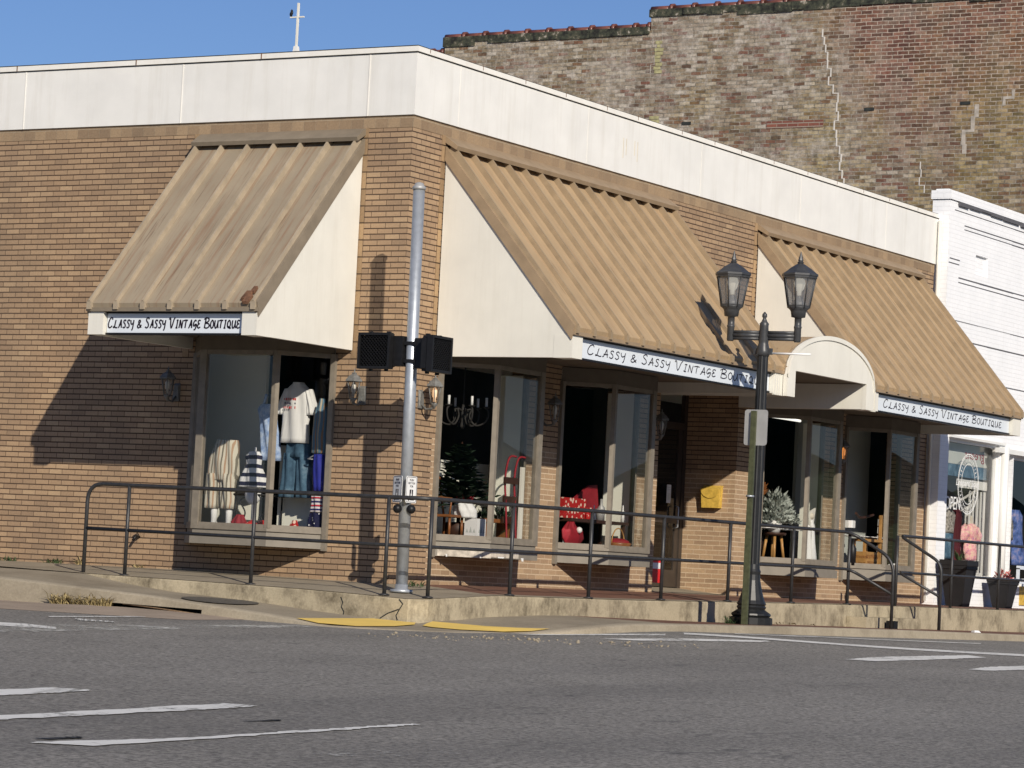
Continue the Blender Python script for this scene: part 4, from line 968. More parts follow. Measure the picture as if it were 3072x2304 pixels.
for s, bulb in ((-1, 'bulb_white'), (1, 'bulb_white')):
    c = ca+dv*.435*s; o = (c.x, c.y, 0); rt = R(10)
    lh = MB().lathe(o, [(3.26, .038), (3.275, .045), (3.43, .045), (3.44, .05), (3.455, .05), (3.46, .044), (3.565, .044), (3.575, .088), (3.64, .096), (3.66, .105), (3.69, .138), (3.70, .138)], 16).build('lantern', M['lamp_iron'], lamp)
    q = MB()
    for k in range(8):
        a = rt+2*math.pi*k/8; q.tube([(c.x+.140*math.cos(a), c.y+.140*math.sin(a), 3.69), (c.x+.212*math.cos(a), c.y+.212*math.sin(a), 4.09)], .0085, 6)
    q.lathe(o, [(3.69, .143), (3.72, .149), (3.72, .12)], 8, False, rt); q.lathe(o, [(4.06, .205), (4.06, .222), (4.095, .226), (4.095, .20)], 8, False, rt); q.build('cage', M['lamp_iron'], lh)
    MB().lathe(o, [(3.71, .140), (4.075, .205)], 8, False, rt, False).build('pane', M['smoke'], lh)
    MB().lathe(o, [(3.70, .09), (3.76, .088), (3.79, .055), (3.83, .03), (3.84, .03)], 12).build('socket', M['alum'], lh)
    MB().lathe(o, [(3.85, .025), (3.90, .03), (3.93, .055), (4.0, .072), (4.05, .06), (4.075, .02)], 14).build('bulb', M[bulb], lh)
    MB().lathe(o, [(4.09, .236), (4.115, .236), (4.13, .21), (4.19, .135), (4.235, .062), (4.25, .035), (4.262, .045), (4.275, .03), (4.29, .035), (4.31, .03), (4.40, .004)], 8, False, rt).build('cap', M['lamp_iron'], lh)
# sign post seen from behind
sp = thing('sign_post', 'green steel post carrying a grey sign plate seen from behind', 'road sign', (2.55, 4.2, -.28))
q = MB(); q.T = lambda a, d, z: Vector((2.55+a, 4.2-d, z))
q.box(-.034, -.018, 0, .035, .9, 2.36); q.box(.018, .034, 0, .035, .9, 2.36); q.box(-.019, .019, .026, .036, .9, 2.36); q.build('upper_post', M['green_post'], sp)
q = MB(); q.T = lambda a, d, z: Vector((2.55+a, 4.2-d, z))
q.box(-.038, -.020, .0, .037, -.33, .905); q.box(.020, .038, .0, .037, -.33, .905); q.box(-.021, .021, .027, .038, -.33, .905); q.build('lower_post', M['green_post'], sp)
MB().lathe((2.55, 4.18, 1.30), [(-.012, .052), (.012, .052)], 10).build('bolt_band', M['galv'], sp)
q = MB(); W2, H2, r = .158, .222, .035; out = []
for cx, cz, a0 in ((W2-r, H2-r, 0), (-W2+r, H2-r, 90), (-W2+r, -H2+r, 180), (W2-r, -H2+r, 270)):
    for k in range(5): a = R(a0+k*22.5); out.append((cx+r*math.cos(a), cz+r*math.sin(a)))
f = [q.p(2.572+a, 4.205, 2.155+z) for a, z in out]; bk = [q.p(2.572+a, 4.210, 2.155+z) for a, z in out]; q.face(f); q.face(bk[::-1])
for k in range(len(f)): q.face((f[k], f[(k+1) % len(f)], bk[(k+1) % len(f)], bk[k]))
q.build('plate', M['alum'], sp)
# ------------------------------------------------------------------ white shop next door
ws = thing('white_shop', 'white painted brick shop front beyond the tan brick building', 'shop', (.2, 18, 0))
mb = MB(); wallface(mb, lambda u, d, z: Vector((.22+d, u, z)), 15.65, 23, -.3, 6.55, [(16.02, 18.24, .50, 2.74, .14), (18.46, 18.84, -.3, 2.60, 1.2), (18.86, 22.6, .50, 2.60, .14), (16.82, 17.35, 5.47, 5.79, .05)])
mb.poly([(.22, 15.65, -.3), (.22, 15.65, 6.55), (-.08, 15.65, 6.55), (-.08, 15.65, -.3)]); mb.poly([(-.08, 15.65, -.3), (-.08, 15.65, 6.55), (-.08, 23, 6.55), (-.08, 23, 4.5), (-.08, 18, 4.5), (-.08, 15.65, 4.5)]); mb.poly([(-.08, 15.65, 4.6), (-.08, 23, 4.6), (-14, 23, 4.6), (-14, 15.65, 4.6)]); mb.poly([(.171, 16.8, 5.45), (.171, 17.4, 5.45), (.171, 17.4, 5.81), (.171, 16.8, 5.81)])
mb.build('wall', M['whitepaint'], ws, fix=False)
mb = MB(); mb.box(-.10, .25, 15.62, 23, 6.56, 6.70); mb.box(-.06, .16, 15.72, 23, 6.70, 6.735); mb.build('parapet_cap', M['whitepaint'], ws)
mb = MB()
for y0, y1, z, h in ((15.85, 23, 6.40, .018), (16.28, 23, 6.19, .022), (16.28, 23, 6.128, .018), (15.72, 16.15, 5.605, .02), (15.69, 16.13, 5.535, .018), (16.12, 23, 5.324, .022), (16.12, 23, 5.25, .02), (15.9, 23, 4.631, .012), (16, 23, 4.32, .02), (16, 23, 3.72, .016)):
    k = y0
    while k < y1:
        e = min(y1, k+random.uniform(.8, 2.2)); mb.box(.2205, .2225, k, e-.004, z+random.uniform(-.004, .004), z+h); k = e
y = 15.98
while y < 22.5:
    e = y+random.uniform(.3, .7); mb.box(.222, .262, y, e, 6.50+random.uniform(-.02, .02), 6.553); y = e+random.uniform(0, .12)
mb.build('joint_line', M['groove'], ws)
mb = MB(); mb.tube([(.08, 15.60, 6.2), (.08, 15.60, .1)], .03, 8); mb.build('downspout', M['cream'], ws)
for y0, y1 in ((16.02, 18.24), (18.86, 22.6)):
    mb = MB(); z1 = 2.74 if y0 < 17 else 2.60
    mb.box(.10, .16, y0, y0+.05, .50, z1); mb.box(.10, .16, y1-.05, y1, .50, z1); mb.box(.10, .16, y0+.05, y1-.05, .50, .55); mb.box(.10, .16, y0+.05, y1-.05, z1-.05, z1)
    if y0 > 18: mb.box(.10, .155, 20.4, 20.45, .55, z1-.05)
    wf = mb.build('window', M['whitetrim'], ws)
    MB().poly([(.125, y0+.03, .52), (.125, y1-.03, .52), (.125, y1-.03, z1-.03), (.125, y0+.03, z1-.03)]).build('pane', M['glass'], wf, fix=False)
MB().tube([(.27, 18.32, .02), (.27, 18.32, 2.72)], .075, 16).build('column', M['whitetrim'], ws)
mb = MB(); mb.box(.0, .06, 18.46, 18.84, 1.99, 2.12); mb.box(.0, .06, 18.46, 18.54, .05, 1.99); mb.box(.0, .06, 18.70, 18.84, .05, 1.99); mb.box(.0, .06, 18.46, 18.84, 2.5, 2.6); d2 = mb.build('door', M['whitetrim'], ws)
mb = MB(); mb.box(.222, .30, 18.0, 22.7, 2.62, 2.70); mb.box(.222, .255, 16.0, 18.4, 2.75, 2.79); mb.build('ledge', M['whitetrim'], ws)
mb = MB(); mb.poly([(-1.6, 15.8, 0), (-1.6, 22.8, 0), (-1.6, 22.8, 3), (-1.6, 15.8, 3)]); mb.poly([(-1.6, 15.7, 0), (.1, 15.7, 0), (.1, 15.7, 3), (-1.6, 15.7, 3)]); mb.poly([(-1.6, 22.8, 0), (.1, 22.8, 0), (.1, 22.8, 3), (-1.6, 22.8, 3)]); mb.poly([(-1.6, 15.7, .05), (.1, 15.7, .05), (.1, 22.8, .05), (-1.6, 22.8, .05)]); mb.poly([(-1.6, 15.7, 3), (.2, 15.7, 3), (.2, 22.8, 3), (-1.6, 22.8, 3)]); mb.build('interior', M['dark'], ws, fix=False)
mb = MB(); mb.box(-.5, .09, 16.05, 18.2, .42, .50); mb.box(-.5, .09, 18.9, 22.5, .42, .50); mb.build('display_floor', M['carpet'], ws)
mb = MB()
for k in range(5): y = 17.55+k*.16; mb.box(-.03, -.01, y, y+.05, .52, 1.95)
mb.box(-.03, -.01, 17.1, 18.3, 1.98, 2.12); mb.box(-.035, -.012, 17.55, 18.25, .55, .6); mb.build('reflection_columns', M['whitetrim'], ws)  # white columns of the reflected street front, modelled as solid bars
mb = MB(); mb.box(-.06, -.04, 16.1, 18.6, 2.36, 2.70); bn = mb.build('reflection_panel', M['int_grey'], ws)  # reflection of the shop front opposite, built as coloured panels behind the glass
q = MB(); text_mesh(q, "greens", .26, lambda x, y, z: (-.038+z, 17.75-x*1.25, 2.47+y*.9)); q.build('reflection_script', M['red'], bn)  # reversed lettering of the reflected sign
mb = MB(); mb.box(-.06, -.04, 16.1, 18.6, 2.16, 2.355); mb.build('reflection_band', M['denim'], ws)  # blue strip of the same built reflection
# lettering on the glass
q = MB(); q.T = lambda u, d, z: Vector((.128+d, u, z))
for ry, rz, wd in ((.44, .49, .014), (.415, .46, .008), (.29, .33, .010)):
    ribbon(q, [(17.12+ry*math.cos(2*math.pi*k/48), 2.04+rz*math.sin(2*math.pi*k/48)) for k in range(49)], wd, 0, .002)
for k in range(36):
    a = 2*math.pi*k/36
    if 2.85 < a < 3.45 or a < .3 or a > 6.0: continue
    c, s = math.cos(a), math.sin(a); ribbon(q, [(17.12+.325*c, 2.04+.37*s), (17.12+.375*c, 2.04+.42*s)], .008 if k % 3 else .016, 0, .002)
ww = None
for o in ws.children:
    if o.name.startswith('window'): ww = ww or o
q.build('oval_emblem', M['signwhite2'], ww)
q = MB(); text_mesh(q, "Leopard Soul", .16, lambda x, y, z: (.131+z, 17.06+x*1.12+y*.35, 2.0+y)); q.build('script_lettering', M['signwhite2'], ww)
q = MB(); text_mesh(q, "OPEN", .30, lambda x, y, z: (.131+z, 16.50+x*.82, 1.60+y)); q.build('open_lettering', M['signwhite2'], ww)
def planter(c, s, h, label):
    t = thing('planter', label, 'planter', c); q = MB(); x, y, z = c; b = s*.62
    prev = None
    for hh, r in ((0, b/2), (h*.80, s*.47), (h*.81, s*.5), (h*.88, s*.5), (h*.89, s*.52), (h, s*.52), (h, s*.46), (h*.93, s*.45)):
        pts = [(x+a*r, y+e*r, z+hh) for a, e in ((-1, -1), (1, -1), (1, 1), (-1, 1))]; cur = q.ring(pts, False, prev)
        if prev is None or hh == h*.93: q.face(cur)
        prev = cur
    q.build('pot', M['planter'], t); return t
p1 = planter((.56, 15.82, .03), .46, .74, 'tall charcoal planter at the white pier'); p2 = planter((.55, 17.76, .04), .40, .48, 'shorter charcoal planter holding red flowers')
def leaves(q, c, r, n, size, rnd, up=.3, hemi=True, flat=1.0):
    for _ in range(n):
        while True:
            v = Vector((rnd.uniform(-1, 1), rnd.uniform(-1, 1), rnd.uniform(-.2 if hemi else -1, 1)))
            if v.length < 1: break
        p = Vector(c)+Vector((v.x*r[0], v.y*r[1], v.z*r[2])); d = (v+Vector((rnd.uniform(-.5, .5), rnd.uniform(-.5, .5), up))).normalized()
        s = d.cross(Vector((rnd.random(), rnd.random(), rnd.random()))).normalized()*size*.28*flat; L = size*rnd.uniform(.6, 1.4)
        q.poly([p-d*L*.3, p+s, p+d*L*.7, p-s])
rn_ = random.Random(3)
q = MB()
for k in range(26):
    a = rn_.uniform(0, 6.28); d = Vector((math.cos(a)*.5, math.sin(a)*.5, 1)); L = rn_.uniform(.15, .32); b = Vector((.56, 15.82, .70)); s = Vector((-d.y, d.x, 0))*.02
    q.poly([b+s, b+d*L*.5+s*1.3, b+d*L+Vector((0, 0, -.05)), b+d*L*.5-s*1.3, b-s])
q.build('plant', M['leaf'], p1, fix=False)
q = MB(); leaves(q, (.55, 17.76, .50), (.17, .17, .16), 130, .07, rn_); q.build('flower', M['flowers'], p2, fix=False)
def item(name, label, cat, q, mat, group=None, fix=True): return tag(q.build(name, mat, None, fix), label, cat, group)
# clothes in the white shop
mq = thing('mannequin', 'mannequin bust wearing a pink floral ruffled top in the white shop window', 'mannequin', (-.05, 17.68, .6))
MB().loft([(-.05, 17.68, 1.36, .06, .07), (-.05, 17.68, 1.44, .05, .055), (-.05, 17.68, 1.52, .05, .05), (-.05, 17.68, 1.54, .03, .03)]).build('neck', M['skin_form'], mq)
q = MB(); q.loft([(-.05, 17.68, .80, .12, .16), (-.05, 17.68, .95, .13, .20), (-.05, 17.68, 1.12, .11, .15), (-.05, 17.68, 1.28, .13, .22), (-.05, 17.68, 1.37, .10, .17), (-.05, 17.68, 1.41, .06, .09)], 20)
for s in (-1, 1): q.loft([(-.05, 17.68+s*.30, 1.10, .07, .09), (-.05, 17.68+s*.28, 1.22, .11, .13), (-.05, 17.68+s*.20, 1.36, .08, .08)], 14)
q.build('floral_top', M['floral'], mq)
q = MB(); q.loft([(0, 16.62, 1.22, .08, .19), (0, 16.62, 1.35, .08, .20), (0, 16.62, 1.5, .08, .22), (0, 16.62, 1.58, .06, .14)]); item('printed_top', 'grey patterned top hanging below the OPEN lettering', 'top', q, M['camo'])
q = MB(); q.loft([(0, 16.62, .80, .07, .17), (0, 16.62, 1.0, .08, .18), (0, 16.62, 1.21, .08, .17)]); item('denim_skirt', 'denim bottoms hanging behind the tall planter', 'skirt', q, M['denim'])
q = MB(); q.loft([(0, 16.95, .62, .1, .16), (0, 16.98, 1.1, .08, .12), (0, 16.98, 1.5, .07, .15), (0, 16.98, 1.62, .04, .08)]); item('maroon_dress', 'dark maroon dress beside the floral mannequin', 'dress', q, plain('maroon_cloth', (.09, .010, .016), .8))
q = MB(); q.loft([(0, 19.75, .78, .12, .30), (0, 19.7, 1.05, .1, .24), (0, 19.62, 1.35, .09, .20), (0, 19.6, 1.62, .08, .22), (0, 19.6, 1.72, .05, .1)]); item('blue_dress', 'blue and purple dress in the far white shop window', 'dress', q, M['blues'])
q = MB(); q.loft([(0, 19.25, 1.2, .08, .16), (0, 19.22, 1.45, .08, .2), (0, 19.22, 1.62, .05, .1)]); item('olive_jacket', 'dull olive jacket left of the blue dress', 'jacket', q, M['camo'])
q = MB(); q.box(.40, .44, 18.72, 18.78, .50, .72); q.box(.40, .44, 19.3, 19.36, .50, .72); q.box(.40, .44, 18.72, 19.36, .70, .76); q.box(.40, .44, 18.72, 19.36, .46, .52); item('grey_frame', 'light grey box frame standing behind the flower planter', 'frame', q, M['signwhite'])
q = MB(); q.box(.225, .24, 19.35, 19.9, .1, .42); ob = item('yellow_sign', 'yellow sign panel on the white shop bulkhead at frame edge', 'sign', q, M['yellow_box'])
# ------------------------------------------------------------------ old brick building behind
ob_ = thing('old_brick_building', 'tall weathered old brick building with stepped clay coping behind', 'building', (-6, 23, 0))
mb = MB(); mb.poly([(-14.2, 23, -.5), (.25, 23, -.5), (.25, 23, 11.40), (-9.4, 23, 11.40), (-9.4, 23, 11.05), (-14.2, 23, 11.05)])
mb.poly([(-14.2, 23, -.5), (-14.2, 23, 10.95), (-14.2, 60, 10.95), (-14.2, 60, -.5)]); mb.poly([(-9.4, 23, 10.95), (-9.4, 23, 11.3), (-9.4, 60, 11.3), (-9.4, 60, 10.95)])
mb.poly([(-14.2, 23.4, 10.9), (-9.4, 23.4, 10.9), (-9.4, 60, 10.9), (-14.2, 60, 10.9)]); mb.box(-19, -14.2, 23.1, 58, -.5, 10.72)
mb.build('wall', M['oldbrick'], ob_, fix=False)
for x0, x1, z, d in ((-14.24, -9.42, 11.03, .11), (-9.44, .3, 11.38, .10), (-19, -14.24, 10.75, .08)):
    q = MB(); x = x0
    while x < x1:
        e = min(x1, x+random.uniform(.25, .9)); q.box(x, e, 22.95+random.uniform(0, .03), 23.3, z-random.uniform(.0, .10), z+d+.002); x = e
    q.build('tar_band', M['flaketar'], ob_)
    q = MB(); zz = z+d; x = x0
    while x < x1-.05:
        e = min(x1, x+.50); q.tube([(x, 23.1, zz), (e-.06, 23.1, zz)], .085, 12); q.tube([(e-.075, 23.1, zz+.005), (e, 23.1, zz+.005)], .115, 12); x = e
    q.build('coping', M['clay'], ob_)
rk = random.Random(5)
def crack(P, wd):
    pts = []; q = MB(); q.T = lambda u, d, z: Vector((u, 22.995-d, z))
    for (x0, z0), (x1, z1) in zip(P, P[1:]):
        n = max(1, int(abs(z1-z0)/.147))
        for k in range(n):
            x = x0+(x1-x0)*k/n+rk.uniform(-.055, .055); z = z0+(z1-z0)*k/n; pts += [(x, z), (x, z-abs(z1-z0)/n*.98)]
    ribbon(q, pts, wd, 0, .003); q.build('crack', M['crackfill'], ob_)
crack([(-5.66, 10.91), (-5.54, 10.31), (-5.31, 9.66), (-5.26, 8.95), (-5.0, 7.86)], .032)
crack([(-3.55, 8.30), (-3.4, 7.7)], .022); M['crackfill'] = plain('pale_wash', (.40, .355, .30), .9, 0, .3, 9); crack([(-2.38, 9.35), (-2.5, 9.12), (-2.62, 8.85), (-2.58, 8.6), (-2.42, 8.42)], .09); crack([(-1.75, 9.6), (-1.95, 9.3)], .07); crack([(-9.3, 10.9), (-9.35, 10.2)], .02)
for x, z in ((-4.7, 9.3), (-2.75, 9.35), (-8.6, 9.15)): MB().box(x, x+.20, 22.985, 22.995, z, z+.06).build('putlog_hole', M['tar'], ob_)
q = MB()
for x0, x1, z0 in ((-6.75, -5.55, 9.02),): q.box(x0, x1, 22.988, 22.996, z0, z0+.14)
q.build('repair_patch', brick('repair_brick', [(0, (.15, .055, .042)), (1, (.24, .09, .06))], (.30, .25, .2), (.30, .25, .2), .225, .0735, .017, .004, .1), ob_)
# yellow paint drip beside the coping step
q = MB(); q.T = lambda u, d, z: Vector((u, 22.994-d, z)); rk = random.Random(9)
for k in range(11): q.box(-9.33+rk.uniform(-.05, .03), -9.16+rk.uniform(-.05, .06), 0, .003, 8.55+k*.0735, 8.55+k*.0735+.062)
for k in range(9): q.box(-9.26+rk.uniform(-.04, .03), -9.12+rk.uniform(-.05, .04), 0, .003, 10.2+k*.0735, 10.2+k*.0735+.062)
lich = plain('yellow_paint_drip', (.36, .33, .17), .9, 0, .35, 12); q.build('paint_drip', lich, ob_)
# ------------------------------------------------------------------ church steeple and bird
ch = thing('church_cross', 'white steeple tip with a slender cross far behind the roof', 'cross', (-44, 60, 10))
MB().lathe((-44.0, 60, 0), [(10, 1.6), (16.6, .42), (18.75, .10)], 4, False, R(45)).build('spire', M['whitetrim'], ch)
q = MB(); q.box(-44.035, -43.965, 59.965, 60.035, 18.7, 20.33); q.box(-44.33, -43.73, 59.97, 60.03, 19.79, 19.84); q.build('cross', M['cream'], ch)
bd = thing('bird', 'small black bird perched on the left arm of the cross', 'bird', (-44.29, 60, 19.85))
q = MB(); q.loft([(-44.30, 60, 19.85, .02, .02), (-44.30, 60, 19.90, .055, .045), (-44.29, 60, 19.97, .06, .05), (-44.28, 60, 20.03, .04, .04), (-44.285, 60, 20.07, .035, .035), (-44.29, 60, 20.11, .012, .012)], 10); q.hexa([(-44.33, 59.98, 19.80), (-44.27, 59.98, 19.80), (-44.27, 60.02, 19.80), (-44.33, 60.02, 19.80), (-44.32, 59.98, 19.93), (-44.28, 59.98, 19.93), (-44.28, 60.02, 19.93), (-44.32, 60.02, 19.93)]); q.tube([(-44.29, 60, 20.07), (-44.36, 60, 20.06)], [.012, .003], 6); q.build('body', M['black'], bd)
# ------------------------------------------------------------------ far tree line mirrored in the panes, unseen tall trees added to darken reflections
q = MB(); rt_ = random.Random(11)
for k in range(150):
    a = R(rt_.uniform(-75, 78)); d = rt_.uniform(75, 105); x, y = 10+d*math.cos(a), d*math.sin(a); h = rt_.uniform(3, 6.2) if a > R(25) else rt_.uniform(9, 14)  # tall unseen trees added where angled panes would mirror bright sky
    prev = None; n = 9
    for j, (zz, rr) in enumerate(((-1, .5), (.25, 1), (.55, .95), (.8, .65), (1, .15))):
        pts = [(x+h*.7*rr*rt_.uniform(.75, 1.2)*math.cos(2*math.pi*i/n), y+h*.7*rr*rt_.uniform(.75, 1.2)*math.sin(2*math.pi*i/n), zz*h) for i in range(n)]
        prev = q.ring(pts, False, prev)
w_ = q.build('reflection_woodland', M['leaf'], None, False); w_['kind'] = 'stuff'; tag(w_, 'distant tree line mirrored in the shop panes, tall part added to darken them', 'trees')
# ------------------------------------------------------------------ left window display
def slab(q, c, wv, dv, z0, z1): q.box(c[0]-wv/2, c[0]+wv/2, c[1]-dv/2, c[1]+dv/2, z0, z1)
t = thing('mannequin', 'leg mannequin in striped linen trousers in the left window', 'mannequin', (-2.28, -.2, .57))
q = MB()
for s in (-.12, .10): q.tube([(-2.30+s, -.2, .575), (-2.30+s, -.2, .95)], [.035, .05], 10); q.hexa([(-2.30+s-.04, -.36, .572), (-2.30+s+.04, -.36, .572), (-2.30+s+.04, -.17, .572), (-2.30+s-.04, -.17, .572), (-2.30+s-.02, -.36, .59), (-2.30+s+.02, -.36, .59), (-2.30+s+.03, -.17, .64), (-2.30+s-.03, -.17, .64)])
q.build('form', M['white_cloth'], t)
q = MB(); q.loft([(-2.32, -.2, 1.14, .20, .09), (-2.31, -.2, 1.22, .215, .10), (-2.30, -.2, 1.40, .20, .11), (-2.28, -.2, 1.57, .155, .10), (-2.28, -.2, 1.63, .14, .09)], 18)
for s in (-.115, .10): q.loft([(-2.325+s*1.12, -.2, .80, .100, .075), (-2.325+s*1.05, -.2, 1.0, .100, .085), (-2.32+s*.92, -.2, 1.22, .104, .095)], 16)
q.build('trousers', M['trouser'], t)
t = thing('dress_form', 'small dress form in a navy and white striped dress', 'dress form', (-1.86, -.2, .57))
q = MB(); q.tube([(-1.86, -.2, .57), (-1.86, -.2, 1.55)], .012, 8); q.lathe((-1.86, -.2, .572), [(0, .13), (.015, .13), (.02, .02)], 14); q.ball((-1.86, -.2, .98), .11, 12, (1, .7, 1.1)); q.build('stand', M['white_cloth'], t)
MB().loft([(-1.85, -.2, 1.07, .20, .13), (-1.86, -.2, 1.2, .16, .11), (-1.86, -.2, 1.34, .09, .07), (-1.87, -.2, 1.44, .11, .07), (-1.87, -.2, 1.50, .06, .05)], 20).build('dress', M['nautical'], t)
q = MB(); q.loft([(-1.70, -.1, 1.40, .13, .07), (-1.72, -.1, 1.62, .13, .07), (-1.75, -.1, 1.85, .12, .06), (-1.78, -.1, 2.02, .13, .06), (-1.78, -.1, 2.08, .10, .04)], 18)
for s in (-.07, .06): q.tube([(-1.78+s, -.1, 2.06), (-1.77+s*.6, -.1, 2.2)], .018, 6)
item('tank_dress', 'light blue tie dyed sleeveless dress hanging left of the mullion', 'dress', q, M['tiedye'])
t = thing('t_shirt', 'white printed T-shirt hanging right of the mullion', 'T-shirt', (-1.27, -.2, 1.6))
q = MB(); q.loft([(-1.29, -.2, 1.62, .20, .08), (-1.28, -.2, 1.85, .18, .08), (-1.27, -.2, 2.1, .18, .08), (-1.27, -.2, 2.26, .16, .07), (-1.27, -.2, 2.34, .07, .05)], 18)
for s in (-1, 1): q.loft([(-1.27+s*.215, -.2, 1.96, .055, .06), (-1.27+s*.20, -.2, 2.1, .06, .065), (-1.27+s*.14, -.2, 2.27, .05, .05)], 12)
q.build('body', M['white_cloth'], t)
q = MB(); q.T = lambda u, d, z: Vector((u, -.288-d, z))
for z in (2.14, 2.04):
    for k in range(7): hh = random.uniform(.009, .017); q.box(-1.41+k*.026, -1.41+k*.026+random.uniform(.010, .019), 0, .002, z-hh, z+hh)
q.build('print', M['bright_red'], t)
q = MB(); q.T = lambda u, d, z: Vector((u, -.288-d, z))
for k in range(6): hh = random.uniform(.009, .016); q.box(-1.40+k*.028, -1.40+k*.028+random.uniform(.012, .02), 0, .002, 2.09-hh, 2.09+hh)
q.build('print', M['navy'], t)
MB().lathe((-1.27, -.2, 2.335), [(0, .072), (.008, .074), (.012, .066)], 20).build('collar', M['signwhite2'], t)
q = MB(); q.loft([(-1.31, -.05, 1.45, .19, .10), (-1.30, -.05, 1.72, .15, .09)], 16)
for s in (-.10, .11): q.loft([(-1.33+s*1.2, -.05, .97, .11, .07), (-1.32+s, -.05, 1.2, .10, .07), (-1.31+s*.9, -.05, 1.5, .10, .09)], 14)
item('jeans', 'faded wide leg blue jeans hanging under the white T-shirt', 'jeans', q, M['denim'])
q = MB(); q.loft([(-1.14, .1, 1.5, .10, .06), (-1.14, .1, 1.8, .09, .06), (-1.13, .1, 1.98, .09, .05), (-1.13, .1, 2.15, .03, .03)], 14); item('sun_dress', 'multicoloured strappy sundress hanging at the right of the left window', 'dress', q, M['multi'])
q = MB(); q.loft([(-1.10, .1, 1.05, .08, .05), (-1.11, .1, 1.3, .09, .06), (-1.12, .1, 1.49, .08, .05)], 14); item('blue_garment', 'royal blue garment hanging below the multicoloured sundress', 'garment', q, M['royal'])
q = MB(); q.tube([(-1.30, .1, 1.43), (-1.16, .1, 1.50), (-1.14, .1, 1.55)], .008, 6); q.tube([(-1.30, .1, 1.43), (-1.14, .1, 1.42)], .008, 6); item('hanger', 'white plastic hanger beside the royal blue garment', 'hanger', q, M['signwhite2'])
t = thing('flag_dress', 'stars and stripes child dress low in the right of the left window', 'dress', (-1.1, .08, .6))
MB().loft([(-1.10, .08, .80, .10, .07), (-1.10, .08, .9, .08, .06), (-1.10, .08, .99, .09, .06)], 14).build('striped_top', M['starstripe'], t)
MB().loft([(-1.10, .08, .575, .12, .09), (-1.10, .08, .70, .12, .08), (-1.10, .08, .80, .09, .06)], 14).build('starry_skirt', M['stars'], t)
t = thing('wire_chair', 'black wire chair frame behind the striped dress', 'chair', (-2.0, .05, .57))
q = MB()
for x in (-2.22, -1.78):
    for y in (-.05, .3): q.tube([(x, y, .57), (x*.98-.04, y, .98)], .010, 6)
q.tube(smooth([(-2.16, -.06, .58), (-2.06, -.06, .75), (-2.14, -.06, .9), (-2.02, -.06, .97)]), .009, 6); q.tube(smooth([(-1.7, -.06, .58), (-1.82, -.06, .72), (-1.66, -.06, .85), (-1.75, -.06, .97)]), .009, 6); q.build('leg', M['black'], t)
q = MB(); q.tube([(-2.24, -.06, .98), (-1.76, -.06, .98), (-1.76, .32, .98), (-2.24, .32, .98), (-2.24, -.06, .98)], .012, 6); q.build('seat_frame', M['black'], t)
def shoe(q, x, y, z, L, s=1): q.hexa([(x-.04, y-L*.5, z), (x+.04, y-L*.5, z), (x+.035, y+L*.5, z), (x-.035, y+L*.5, z), (x-.02, y-L*.5, z+.03), (x+.02, y-L*.5, z+.03), (x+.03, y+L*.5, z+.10), (x-.03, y+L*.5, z+.10)])
t = thing('shoes', 'pair of red shoes beside a red bag in the left window', 'shoes', (-1.8, -.3, .573))
for x in (-1.82, -1.70): q = MB(); shoe(q, x, -.30, .573, .2); q.build('shoe', M['bright_red'], t)
q = MB(); q.loft([(-1.99, -.28, .573, .09, .06), (-1.98, -.28, .64, .10, .06), (-1.96, -.28, .73, .04, .03)], 12); item('red_bag', 'crumpled dark red bag on the left window floor', 'bag', q, M['red'])
q = MB(); q.loft([(-1.26, -.18, .573, .05, .04), (-1.25, -.18, .63, .05, .04), (-1.24, -.18, .69, .025, .02)], 10); item('red_white_purse', 'small red and white purse by the starry skirt', 'purse', q, M['polka'])
q = MB(); q.box(-2.07, -2.03, -.12, -.115, 1.21, 1.32); item('price_tag', 'white price tag card between trousers and striped dress', 'tag', q, M['signwhite2'])
# ------------------------------------------------------------------ first right bay display
M['chand'] = plain('chandelier_iron', (.03, .028, .026), .7)
t = thing('chandelier', 'unlit scrolled chandelier with white candle sleeves in first bay', 'chandelier', (0, 1.45, 2.3))
MB().tube([(0, 1.45, 2.85), (0, 1.45, 1.93)], .010, 8).lathe((0, 1.45, 0), [(1.90, .01), (1.94, .035), (1.99, .02), (2.1, .03), (2.2, .015)], 10).build('stem', M['chand'], t)
for k in range(6):
    a = 2*math.pi*k/6+.4; c, s = math.cos(a), math.sin(a)
    ar = MB().tube([(0+c*r, 1.45+s*r, z) for r, z in smooth([(.02, 2.12), (.10, 2.14), (.08, 2.05), (.16, 1.95), (.28, 2.0), (.31, 2.12), (.26, 2.17)], 5)], .012, 6).lathe((c*.28, 1.45+s*.28, 2.16), [(0, .02), (.015, .05), (.02, .05)], 8).build('arm', M['chand'], t)
    MB().tube([(c*.28, 1.45+s*.28, 2.17), (c*.28, 1.45+s*.28, 2.29)], .016, 8).build('candle', M['signwhite2'], ar)
rt2 = random.Random(21)
t = thing('christmas_tree', 'dark green artificial Christmas tree in the first bay', 'tree', (-.05, 1.55, .57))
q = MB(); q.tube([(-.05, 1.55, .57), (-.05, 1.55, 1.75)], [.03, .008], 8); q.lathe((-.05, 1.55, .575), [(0, .16), (.18, .18), (.2, .15)], 12); q.build('trunk', M['darkwood'], t)
q = MB()
for k in range(15):
    z = 1.0+k*.05; rad = .46*(1-k/16)
    for j in range(24):
        a = rt2.uniform(0, 6.28); d = Vector((math.cos(a), math.sin(a), rt2.uniform(-.15, .35))); L = rad*rt2.uniform(.6, 1.1)
        for i in range(7):
            p = Vector((-.05, 1.55, z))+d*L*(i+1)/7; s = Vector((-d.y, d.x, rt2.uniform(-.4, .4)))*.045; q.poly([p-d*.05, p+s, p+d*.06, p-s])
q.build('foliage', M['needles'], t, fix=False)
